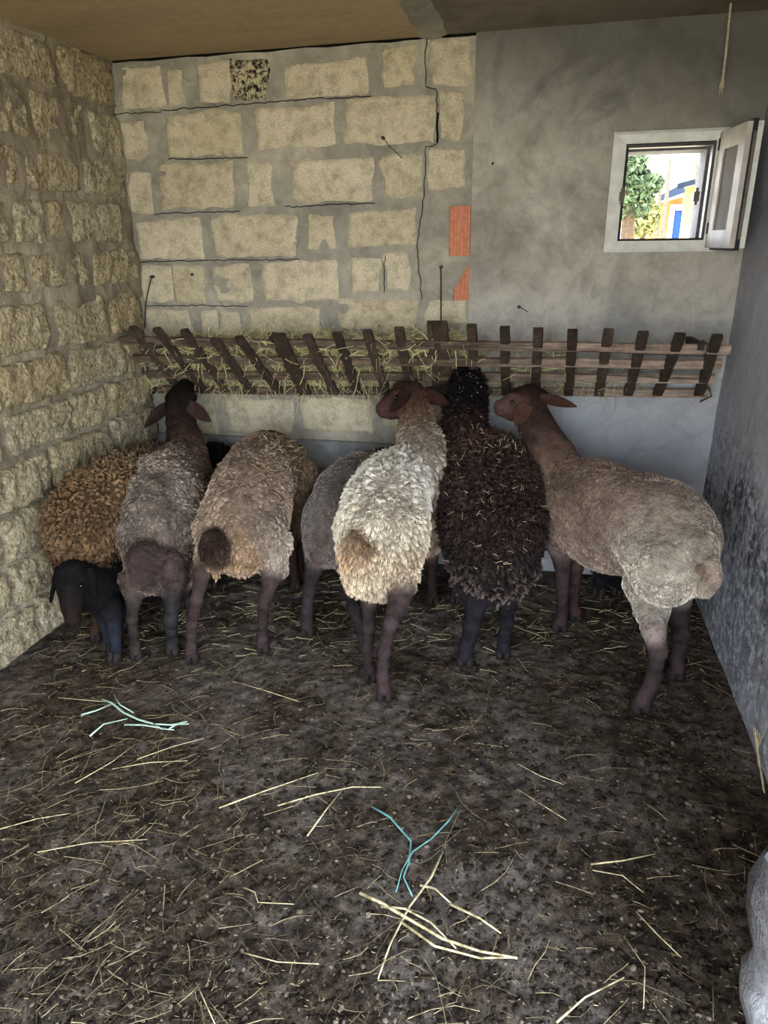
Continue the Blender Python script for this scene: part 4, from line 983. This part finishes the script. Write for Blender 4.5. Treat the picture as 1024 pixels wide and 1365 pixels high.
s.chain([(284, 752, 2.10, 8, (170, 134, 92)), (290, 770, 2.10, 3, (178, 144, 100))], (170, 134, 92), .9, .008)
s.leg([(274, 742, .08, 16), (270, 764, .02, 13), (262, 800, -.05, 9.5), (256, 832, -.02, 8), (255, 862, 0, 8)], (257, 880, 10), (70, 54, 54), (0, 1), topcol=(176, 148, 122), topwool=.8)
s.leg([(364, 752, .06, 18), (360, 776, .0, 13), (352, 806, -.05, 9), (350, 830, -.02, 8), (350, 850, 0, 8)], (351, 867, 10), (64, 50, 52), (0, 1), topcol=(170, 152, 132), topwool=.8)
s.leg([(386, 700, .02, 16), (388, 735, 0, 8), (392, 762, 0, 6)], (394, 784, 7), (52, 36, 34), (0, 1), topcol=(130, 96, 68), topwool=.6)
s.leg([(402, 690, .0, 14), (402, 725, 0, 8), (401, 750, 0, 6)], (402, 770, 7), (46, 32, 30), (0, 1), topcol=(120, 90, 66), topwool=.6)
s.build('tan sheep with a dark brown tail patch, straw on its shoulders', dict(seed=15, n=42000, len=.013, clump=.65, lay=.85, rad=.0008, lump=.020, lump_scale=13, patch=.42, mottle=.5, clumps=3200))

# --- small grey sheep
s = Sheep()
GR = (146, 136, 130)
s.chain([(440, 720, 2.48, 36), (448, 690, 2.54, 40), (462, 664, 2.66, 40), (480, 645, 2.78, 38), (498, 634, 2.86, 32, (96, 82, 74))], GR, .8, .05)
s.chain([(470, 720, 2.52, 34), (486, 690, 2.66, 36)], GR, .8, .05)
s.chain([(505, 626, 2.90, 26), (514, 618, 3.0, 20), (522, 640, 3.05, 14)], (34, 28, 26), .4, .03)
s.chain([(428, 722, 2.42, 15, (120, 98, 92)), (424, 742, 2.40, 10, (116, 90, 86))], (120, 98, 92), .5, .012)
s.leg([(424, 738, .12, 19), (417, 764, .06, 12), (412, 786, .0, 9.5), (409, 815, 0, 9), (409, 830, 0, 9)], (410, 845, 10), (54, 44, 47), (0, 1), topcol=GR, topwool=.7)
s.leg([(466, 745, .18, 22), (466, 780, .1, 12), (472, 812, .02, 9.5), (480, 838, 0, 8)], (486, 866, 9), (48, 42, 46), (0, 1), topcol=GR, topwool=.7)
s.leg([(478, 700, .02, 16), (480, 735, 0, 8), (480, 762, 0, 6)], (480, 780, 7), (46, 34, 34), (0, 1))
s.leg([(500, 695, .0, 16), (502, 735, 0, 8), (502, 760, 0, 6)], (502, 776, 7), (46, 34, 34), (0, 1))
s.build('small grey shorn sheep half behind the cream sheep', dict(seed=16, n=22000, len=.010, clump=.5, lay=.8, rad=.0008, lump=.009, lump_scale=12, patch=.3, clumps=2600))

# --- cream sheep with its head turned left
s = Sheep()
CR = (226, 212, 186)
s.chain([(504, 752, 2.15, 47, (214, 192, 158)), (507, 715, 2.22, 53, (230, 216, 190)), (514, 678, 2.36, 52, (236, 226, 206)), (524, 652, 2.50, 44, (232, 224, 208)), (542, 634, 2.62, 36, (214, 200, 180))], CR, 1, .05)
s.chain([(535, 745, 2.16, 24, (206, 182, 148)), (540, 700, 2.26, 28, (218, 202, 176))], CR, 1, .04)
s.chain([(562, 640, 2.66, 36, (190, 172, 152)), (568, 680, 2.70, 34, (190, 166, 138)), (562, 710, 2.70, 32, (190, 164, 134))], CR, .9, .03)
s.chain([(562, 625, 2.68, 34, (196, 180, 162)), (560, 596, 2.76, 28, (176, 156, 136)), (556, 572, 2.83, 22, (148, 120, 92)), (554, 550, 2.88, 19, (126, 92, 66)), (552, 534, 2.91, 18, (100, 70, 52))], CR, .75, .03)
s.chain([(476, 742, 2.07, 22, (190, 156, 114)), (480, 770, 2.08, 22, (216, 194, 158))], CR, 1, .02)
s.chain([(476, 722, 2.08, 13, (132, 102, 72)), (488, 735, 2.05, 9, (126, 96, 66))], CR, 1, .012)
RH = (76, 48, 42)
s.chain([(549, 530, 2.91, 19, (72, 46, 38)), (538, 531, 2.90, 19), (524, 538, 2.88, 15), (511, 545, 2.86, 10.5, (98, 66, 60))], RH, 0, .018)
s.chain([(540, 545, 2.90, 13), (522, 550, 2.87, 8.5), (512, 551, 2.86, 6.5, (110, 60, 52))], RH, 0, .014)
s.chain([(538, 518, 2.91, 11), (553, 518, 2.92, 10)], (54, 34, 28), .6, .012)
s.chain([(525, 525, 2.85, 6), (532, 523, 2.85, 6)], RH, 0, .01)
s.chain([(533, 545, 2.86, 10)], RH, 0, .012)
s.cuts = [(V3(502, 551, 2.835), .0065, V3(517, 549, 2.838), .0055), (V3(503, 542, 2.828), .0065, V3(507, 540, 2.828), .005)]
s.leg([(534, 768, .10, 24), (533, 798, .04, 17), (521, 830, -.05, 11.5), (512, 868, -.02, 9.5), (510, 902, 0, 9.5)], (513, 930, 12), (66, 52, 54), (0, 1), topcol=(206, 182, 148), topwool=1)
s.leg([(494, 780, .07, 18), (492, 806, .02, 11), (492, 836, -.04, 9.5), (490, 866, -.01, 8), (491, 888, 0, 8)], (494, 904, 10), (60, 48, 50), (0, 1), topcol=(200, 176, 142), topwool=.8)
s.leg([(573, 722, .02, 17), (576, 752, 0, 8.5), (576, 775, 0, 6.5), (577, 790, 0, 7)], (578, 803, 8.5), (52, 38, 38), (-.1, 1), topcol=(170, 140, 110), topwool=.8)
s.leg([(548, 725, .0, 16), (546, 752, 0, 8.5), (546, 775, 0, 6.5)], (546, 798, 8), (52, 38, 38), (-.1, 1), topcol=(170, 140, 110), topwool=.8)
s.ears = [(V3(546, 523, 2.83), V3(521, 549, 2.80), .055, (44, 26, 24), (-.3, -1, .2), .05), (V3(564, 527, 2.90), V3(600, 537, 2.86), .062, (62, 34, 30), (.1, -1, .5), .1)]
s.eyes = [(V3(527, 530, 2.81), .0085)]
s.build('cream white woolly sheep in the middle, brown head turned left in profile', dict(seed=17, n=44000, len=.021, clump=.55, lay=.75, rad=.0009, lump=.010, lump_scale=14, patch=.12, clumps=2400))

# --- dark brown curly sheep
s = Sheep()
DB_ = (54, 38, 35)
s.chain([(657, 742, 2.46, 56, (46, 35, 34)), (657, 706, 2.50, 62), (656, 664, 2.62, 61, (60, 41, 36)), (650, 634, 2.74, 50, (66, 45, 38)), (636, 612, 2.83, 38, (66, 46, 38))], DB_, 1, .05)
s.chain([(654, 768, 2.42, 34, (46, 34, 34))], DB_, 1, .04)
s.chain([(622, 596, 2.86, 30, (58, 40, 34)), (619, 570, 2.91, 25, (48, 30, 26)), (620, 542, 2.96, 23, (22, 17, 17)), (622, 518, 3.0, 22, (20, 16, 16)), (623, 504, 3.03, 17, (18, 14, 15))], DB_, .7, .03)
s.chain([(622, 520, 3.0, 18), (624, 498, 3.06, 11)], (18, 14, 15), .1, .02)
s.leg([(634, 778, .14, 26), (634, 808, .05, 17), (629, 832, -.02, 13), (623, 858, 0, 11)], (620, 884, 13), (40, 38, 46), (0, 1), topcol=(52, 38, 36), topwool=1)
s.leg([(676, 775, .12, 24), (677, 805, .05, 14), (675, 830, -.02, 10.5), (672, 855, 0, 9.5)], (671, 875, 11), (36, 34, 42), (0, 1), topcol=(52, 38, 36), topwool=1)
s.leg([(612, 730, .02, 20), (608, 765, 0, 9), (607, 785, 0, 7)], (607, 803, 8), (34, 30, 34), (0, 1), topcol=DB_, topwool=.8)
s.leg([(660, 730, .02, 20), (660, 765, 0, 9), (660, 785, 0, 7)], (660, 800, 8), (34, 30, 34), (0, 1), topcol=DB_, topwool=.8)
s.ears = [(V3(636, 528, 2.95), V3(640, 566, 2.90), .055, (52, 32, 30), (.6, -.8, .2), .05), (V3(607, 528, 2.95), V3(600, 560, 2.92), .05, (34, 22, 22), (-.6, -.8, .2), .05)]
s.build('dark brown curly sheep with matted pale tips, black head in the rack', dict(seed=18, n=52000, len=.024, curl=.006, clump=.9, lay=.45, rad=.0012, lump=.016, lump_scale=34, patch=.3, clumps=3600, tips=(132, 118, 114), tips_z=.42))

# --- big pinkish shorn sheep at the right
s = Sheep()
PK = (180, 160, 146)
s.chain([(898, 722, 2.28, 58, (196, 180, 162)), (882, 708, 2.34, 62, (184, 162, 146)), (850, 693, 2.42, 59, (170, 144, 128)), (812, 684, 2.52, 58, (162, 134, 116)), (778, 667, 2.62, 52, (156, 128, 110)), (754, 652, 2.70, 42, (150, 118, 98))], PK, .6, .05)
s.chain([(850, 722, 2.40, 46, (180, 156, 142)), (810, 712, 2.50, 48, (168, 142, 126)), (770, 690, 2.62, 44, (160, 136, 122)), (752, 700, 2.66, 32, (156, 132, 120))], PK, .6, .05)
s.chain([(886, 762, 2.15, 45, (210, 200, 180)), (868, 740, 2.22, 40, (200, 188, 170))], (206, 196, 174), .7, .022)
s.chain([(926, 735, 2.16, 33, (196, 184, 166)), (932, 766, 2.13, 27, (206, 194, 172))], PK, .7, .016)
s.chain([(946, 752, 2.08, 12, (186, 166, 148)), (951, 770, 2.07, 11, (176, 152, 134)), (940, 786, 2.06, 12, (196, 180, 156))], PK, .5, .005)
s.chain([(934, 760, 2.05, 8, (150, 124, 108))], PK, .3, .006)
s.chain([(746, 640, 2.72, 36, (138, 114, 98)), (737, 612, 2.77, 30, (104, 78, 66)), (724, 588, 2.81, 25, (80, 58, 50)), (715, 566, 2.84, 21, (72, 50, 44)), (709, 548, 2.86, 20, (68, 47, 41))], PK, .25, .035)
RB = (80, 54, 47)
s.chain([(708, 543, 2.86, 19, (70, 47, 41)), (696, 538, 2.85, 17), (682, 540, 2.83, 13), (668, 542, 2.80, 10, (98, 68, 62))], RB, 0, .018)
s.chain([(698, 552, 2.85, 13), (682, 552, 2.83, 8.5), (667, 548, 2.80, 7, (88, 60, 56))], RB, 0, .014)
s.chain([(688, 523, 2.85, 7), (704, 524, 2.87, 12), (722, 530, 2.88, 11)], (52, 36, 32), 1, .012)
s.chain([(680, 529, 2.81, 6), (688, 528, 2.81, 6)], RB, 0, .01)
s.chain([(694, 550, 2.81, 10)], RB, 0, .012)
s.cuts = [(V3(657, 548, 2.772), .0065, V3(672, 548, 2.775), .0055), (V3(659, 539, 2.768), .0065, V3(663, 537, 2.768), .005)]
LG = (64, 50, 52)
s.leg([(748, 722, .04, 22), (750, 752, 0, 13), (750, 785, -.01, 9.5), (750, 812, 0, 8.5), (748, 824, 0, 9)], (745, 838, 12), LG, (-.35, 1), topcol=(158, 134, 124), topwool=.5)
s.leg([(772, 722, .0, 18), (768, 758, 0, 10.5), (765, 785, 0, 8.5), (764, 808, 0, 8)], (766, 825, 10), (72, 50, 48), (-.35, 1), topcol=(110, 80, 74), topwool=.3)
s.leg([(866, 782, .14, 34), (868, 815, .08, 24, (204, 194, 176), .6), (872, 842, .0, 17, (176, 158, 150), .3), (878, 868, -.04, 13), (872, 900, 0, 11.5), (862, 924, 0, 12)], (853, 945, 15), LG, (-.35, 1), topcol=(208, 198, 176), topwool=.8)
s.leg([(900, 785, .06, 28), (904, 815, .04, 17), (908, 845, -.03, 13), (904, 872, 0, 10.5)], (899, 902, 13), (60, 48, 50), (-.35, 1), topcol=(190, 176, 156), topwool=.6)
s.ears = [(V3(704, 540, 2.79), V3(687, 567, 2.75), .064, (88, 60, 50), (-.2, -1, .1), .04), (V3(719, 532, 2.84), V3(769, 541, 2.86), .052, (84, 58, 50), (0, -.7, .7), .05)]
s.eyes = [(V3(683, 536, 2.785), .0085)]
s.build('large pinkish tan shorn sheep at the right with a pale fat rump', dict(seed=19, n=44000, len=.009, clump=.5, lay=.9, rad=.0007, lump=.013, lump_scale=11, patch=.5, mottle=.45, clumps=3000))

# --- black lamb hidden behind the big sheep
s = Sheep('lamb')
s.chain([(812, 745, 2.92, 26), (838, 755, 2.86, 30), (862, 770, 2.80, 28)], (24, 22, 26), .7, .04)
s.chain([(800, 735, 2.95, 20), (792, 715, 3.0, 15), (785, 705, 3.02, 13)], (24, 22, 26), .3, .03)
s.leg([(804, 758, .0, 14), (801, 772, 0, 11)], (798, 794, 10), (26, 26, 32), (-.4, -1), topwool=.6)
s.leg([(822, 760, .0, 14), (823, 772, 0, 9)], (824, 790, 8), (26, 26, 32), (-.4, -1), topwool=.6)
s.leg([(884, 785, .02, 15), (884, 805, 0, 11)], (880, 830, 10), (26, 26, 32), (-.4, -1), topwool=.6)
s.leg([(858, 790, .02, 14), (856, 812, 0, 9)], (852, 838, 9), (26, 26, 32), (-.4, -1), topwool=.6)
s.build('black lamb almost hidden behind the large shorn sheep, legs showing', dict(seed=20, n=6000, len=.014, clump=.5, lay=.6, lump=.004), 'black lambs')

# straw caught in wool (stuff on the backs)
def caught(px0, py0, px1, py1, Yf, n, seed, lab, r_=.0012, L0=.012, L1=.03):
    g = np.random.default_rng(seed); R_ = []
    dg = bpy.context.evaluated_depsgraph_get()
    for k in range(n):
        px, py = g.uniform(px0, px1), g.uniform(py0, py1); d = Vector(unit(ray(px, py)))
        hit, loc, nn, _i, ob, _m = sc.ray_cast(dg, Vector((0, 0, EYE)), d)
        if hit and ob.name.startswith('body'): R_.append(np.array(loc) + np.array(nn) * .016)
    if not R_: return
    R_ = np.array(R_); D_ = g.normal(size=R_.shape) * [1, .4, .6]
    tag(strands('straw_bits', R_, D_, g.uniform(L0, L1, len(R_)), r_, STRAW, None, .3, seed, origin=R_.mean(axis=0)), lab, 'straw', kind='stuff')
bpy.context.view_layer.update()
caught(600, 575, 700, 615, 0, 90, 31, 'straw bits on the shoulders of the dark brown curly sheep')
caught(598, 610, 718, 760, 0, 90, 32, 'straw bits scattered over the dark brown curly fleece', .001)
caught(340, 585, 400, 640, 0, 110, 33, 'hay flecks on the shoulders of the tan sheep')
caught(490, 600, 530, 625, 0, 30, 34, 'hay flecks on the neck behind the cream sheep', .001)
caught(604, 495, 640, 560, 0, 40, 35, 'pale flecks on the black head in the rack', .0012, .003, .008)

# ------------------------------------------------------------------ litter on the floor
g = np.random.default_rng(77)
def scatter(n, fn):
    out = []
    while len(out) < n:
        px, py = g.uniform(-20, 1044), g.uniform(760, 1400); p = onZ(px, py)
        if p[0] < XL + .03 or p[0] > XR - .03 or p[1] > YB - .04: continue
        if g.uniform() < fn(px, py): out.append(p)
    return np.array(out)
dens = lambda x, y: (1 - .6 * min(1, max(0, (y - 1000) / 220))) * np.clip(.22 + .7 * math.exp(-((x - 90) / 230) ** 2) + .5 * math.exp(-((y - 840) / 60) ** 2) + .25 * math.exp(-((x - 560) / 120) ** 2 - ((y - 1230) / 120) ** 2) - .25 * math.exp(-((x - 820) / 160) ** 2 - ((y - 1060) / 90) ** 2), .05, 1)
def flat_dirs(n): a = g.normal(.25, 1.1, n); return np.stack([np.cos(a), np.sin(a), g.normal(0, .03, n)], 1)
p = scatter(3200, dens); p[:, 2] = .003
tag(strands('straw_litter', p, flat_dirs(len(p)), g.gamma(2.2, .018, len(p)) + .01, .0008, STRAWD, None, .3, 1, floorclamp=True), 'short dull straw litter trodden over the earth floor', 'straw', kind='stuff')
p = scatter(620, dens); p[:, 2] = .005
tag(strands('straw_litter', p, flat_dirs(len(p)), g.gamma(2.5, .024, len(p)) + .02, .0011, STRAWM, None, .25, 2, floorclamp=True), 'paler longer straw lying loose over the floor', 'straw', kind='stuff')
p = scatter(420, lambda x, y: math.exp(-((y - 815) / 45) ** 2)); p[:, 2] = .008
tag(strands('straw_litter', p, flat_dirs(len(p)), g.gamma(2.2, .018, len(p)) + .015, .0011, HAY, None, .25, 3, floorclamp=True), 'greenish hay dropped on the floor under the sheep', 'hay', kind='stuff')
p = scatter(2600, lambda x, y: 1.0 if y < 1050 else .45); p[:, 2] = .003
tag(strands('chaff', p, flat_dirs(len(p)), g.uniform(.004, .012, len(p)), 0.0010, STRAWM, None, .2, 4, seg=1, floorclamp=True), 'tiny pale chaff specks on the floor', 'chaff', kind='stuff')
def lumps(name, P_, rlo, rhi, mat, lab, cat, flat=.6, seed=0):
    gg = np.random.default_rng(seed); n = len(P_); ph = (1 + 5 ** .5) / 2
    ico = np.array([(-1, ph, 0), (1, ph, 0), (-1, -ph, 0), (1, -ph, 0), (0, -1, ph), (0, 1, ph), (0, -1, -ph), (0, 1, -ph), (ph, 0, -1), (ph, 0, 1), (-ph, 0, -1), (-ph, 0, 1)]) / 1.9
    fc = np.array([(0, 11, 5), (0, 5, 1), (0, 1, 7), (0, 7, 10), (0, 10, 11), (1, 5, 9), (5, 11, 4), (11, 10, 2), (10, 7, 6), (7, 1, 8), (3, 9, 4), (3, 4, 2), (3, 2, 6), (3, 6, 8), (3, 8, 9), (4, 9, 5), (2, 4, 11), (6, 2, 10), (8, 6, 7), (9, 8, 1)])
    r_ = rlo + (rhi - rlo) * gg.uniform(size=n) ** 3; S_ = gg.uniform(.7, 1.3, (n, 12, 1)); ax_ = gg.uniform(.6, 1.3, (n, 1, 3)) * [1, 1, flat]
    Q = P_.copy(); Q[:, 2] = 0; z = hfloor(Q)
    V = ico[None] * S_ * ax_ * r_[:, None, None] + np.stack([P_[:, 0], P_[:, 1], z + r_ * flat * .5], 1)[:, None]
    Fq = (fc[None] + (np.arange(n) * 12)[:, None, None]).reshape(-1, 3)
    return tag(mesh_np(name, V.reshape(-1, 3), Fq, mat, None, True), lab, cat, kind='stuff')
lumps('dung_crumbs', scatter(9000, lambda x, y: .5 + .5 * (y > 980)), .002, .011, DUNG, 'dark dung crumbs and soil clods over the floor', 'dung', .6, 1)
lumps('grit', scatter(1600, lambda x, y: 1.0 if y > 1080 else .25), .0015, .008, PEBBLE, 'pale grit and small pebbles on the floor', 'grit', .6, 2)
pp = np.array([onZ(935 + 26 * g.normal(), 972 + 10 * g.normal()) for _ in range(34)] + [onZ(700 + 60 * g.normal(), 960 + 60 * g.normal()) for _ in range(26)])
lumps('droppings', pp, .006, .009, simple('fresh_dropping', (20, 17, 14), .5, .4), 'dark sheep droppings scattered before the right wall', 'droppings', .8, 3)

def stalk(pts, r_, mat, lab, name='straw', cat='straw', branches=(), z=.008):
    def q(L_): 
        o_ = []
        for k, (x, y) in enumerate(L_):
            p = onZ(x, y, z); h = float(hfloor(np.array([[p[0], p[1], 0]]))[0]); p[2] = max(z + .002 * (k % 2), h + r_); o_.append(p)
        return o_
    b_ = MB(); b_.tube(q(pts), r_, 6, r_ * .6)
    for br in branches: b_.tube(q(br), r_ * .8, 5, r_ * .4)
    return tag(b_.build(name, mat, None, True), lab, cat)
stalk([(136, 932), (150, 938), (165, 950), (185, 960), (205, 965), (228, 967), (250, 962)], .0042, GREENTWINE, 'frayed pale green plastic twine on the floor at left', 'twine', 'twine',
      [[(108, 953), (128, 948), (150, 938)], [(120, 981), (138, 966), (170, 958)], [(166, 966), (190, 967), (225, 972)], [(152, 926), (160, 940), (178, 950)], [(225, 972), (235, 966), (252, 965)], [(205, 965), (215, 972), (232, 973)]], .012)
stalk([(496, 1075), (520, 1090), (540, 1112), (548, 1122), (545, 1150), (538, 1170), (550, 1195)], .0032, TEALTWINE, 'thin turquoise plastic twine forked on the dark floor', 'twine', 'twine',
      [[(610, 1077), (598, 1095), (575, 1118), (550, 1136), (536, 1160), (528, 1190)]], .012)
stalk([(480, 1190), (510, 1205), (545, 1225), (590, 1252), (640, 1268), (690, 1278)], .0045, STRAW, 'thick pale straw stalk with side stems, bottom centre', 'straw', 'straw',
      [[(508, 1208), (540, 1212), (575, 1230), (608, 1265)], [(534, 1228), (580, 1262), (640, 1277), (688, 1277)], [(590, 1135), (575, 1170), (545, 1210), (520, 1260), (504, 1305)], [(560, 1180), (580, 1185), (602, 1205)], [(600, 1205), (640, 1225), (668, 1244)]], .014)
for pts, lab in (([(292, 1077), (350, 1056), (424, 1030)], 'long yellow straw stalk left of the floor centre'),
                 ([(370, 1074), (420, 1060), (470, 1049), (508, 1050)], 'pale thick straw stalk lying near the floor centre'),
                 ([(410, 1114), (435, 1080), (460, 1048)], 'slanting yellow straw crossing the pale thick stalk'),
                 ([(78, 930), (140, 936)], 'short yellow straw pointing at the green twine'),
                 ([(310, 908), (350, 920), (398, 935)], 'yellow straw lying in front of the tan sheep'),
                 ([(100, 1044), (150, 1016), (180, 992)], 'thin straw leaning up left of floor centre'),
                 ([(150, 1025), (200, 1017), (250, 1014)], 'pale horizontal straw under the leaning ones, left'),
                 ([(183, 1012), (230, 996), (272, 984)], 'upper long straw below the green twine'),
                 ([(0, 1105), (50, 1092), (95, 1084)], 'pale straw at the left edge, upper of two'),
                 ([(50, 1136), (120, 1124), (196, 1119)], 'long thin straw near the left edge'),
                 ([(108, 1255), (150, 1220), (198, 1181)], 'long thin green brown stalk in the lower left'),
                 ([(325, 1183), (340, 1190), (344, 1203), (392, 1206)], 'pale kinked straw in the lower middle left'),
                 ([(325, 1270), (370, 1283), (425, 1285)], 'flat pale straw at the bottom left of centre'),
                 ([(262, 1310), (275, 1340), (287, 1366)], 'upright straw piece at the bottom edge'),
                 ([(742, 1363), (780, 1330), (832, 1303)], 'pale green stalk at the bottom right of centre'),
                 ([(856, 1046), (862, 1090), (870, 1115), (880, 1135)], 'bent grey twig in the right middle floor'),
                 ([(790, 1160), (830, 1168), (858, 1190)], 'pale bent straw right of the dark wet patch'),
                 ([(788, 1152), (830, 1148), (874, 1138)], 'thicker grey green stalk right of the wet patch'),
                 ([(832, 1248), (860, 1290), (858, 1345)], 'curving pale straw in the lower right floor'),
                 ([(950, 1280), (951, 1362)], 'short upright brown straw near the concrete stub'),
                 ([(848, 1215), (875, 1245), (908, 1276)], 'pale split straw slanting in the lower right'),
                 ([(690, 1018), (720, 1035), (752, 1046)], 'pale straw with a kink in the right middle'),
                 ([(690, 1052), (720, 1072), (755, 1093)], 'thin straw slanting below the kinked one, right')):
    r_ = .0030 if any(k in lab for k in ('thick', 'long yellow', 'pale green')) else .0019
    stalk(pts, r_ * .8, STRAW if 'brown' not in lab and 'twig' not in lab else STRAWD, lab)
q = [onX(x, y, XR - .02) for x, y in ((1006, 975), (1010, 1000), (1015, 1030), (1020, 1064))]
b = MB(); b.tube(q, .003, 6)
for k in range(5): b.tube([onX(1004 + 3 * k, 965 + 4 * k, XR - .02), q[1], q[2] + [0, .01 * k, 0]], .0015, 4)
tag(b.build('straw', STRAW, None), 'tuft of straw leaning on the right wall foot', 'straw')
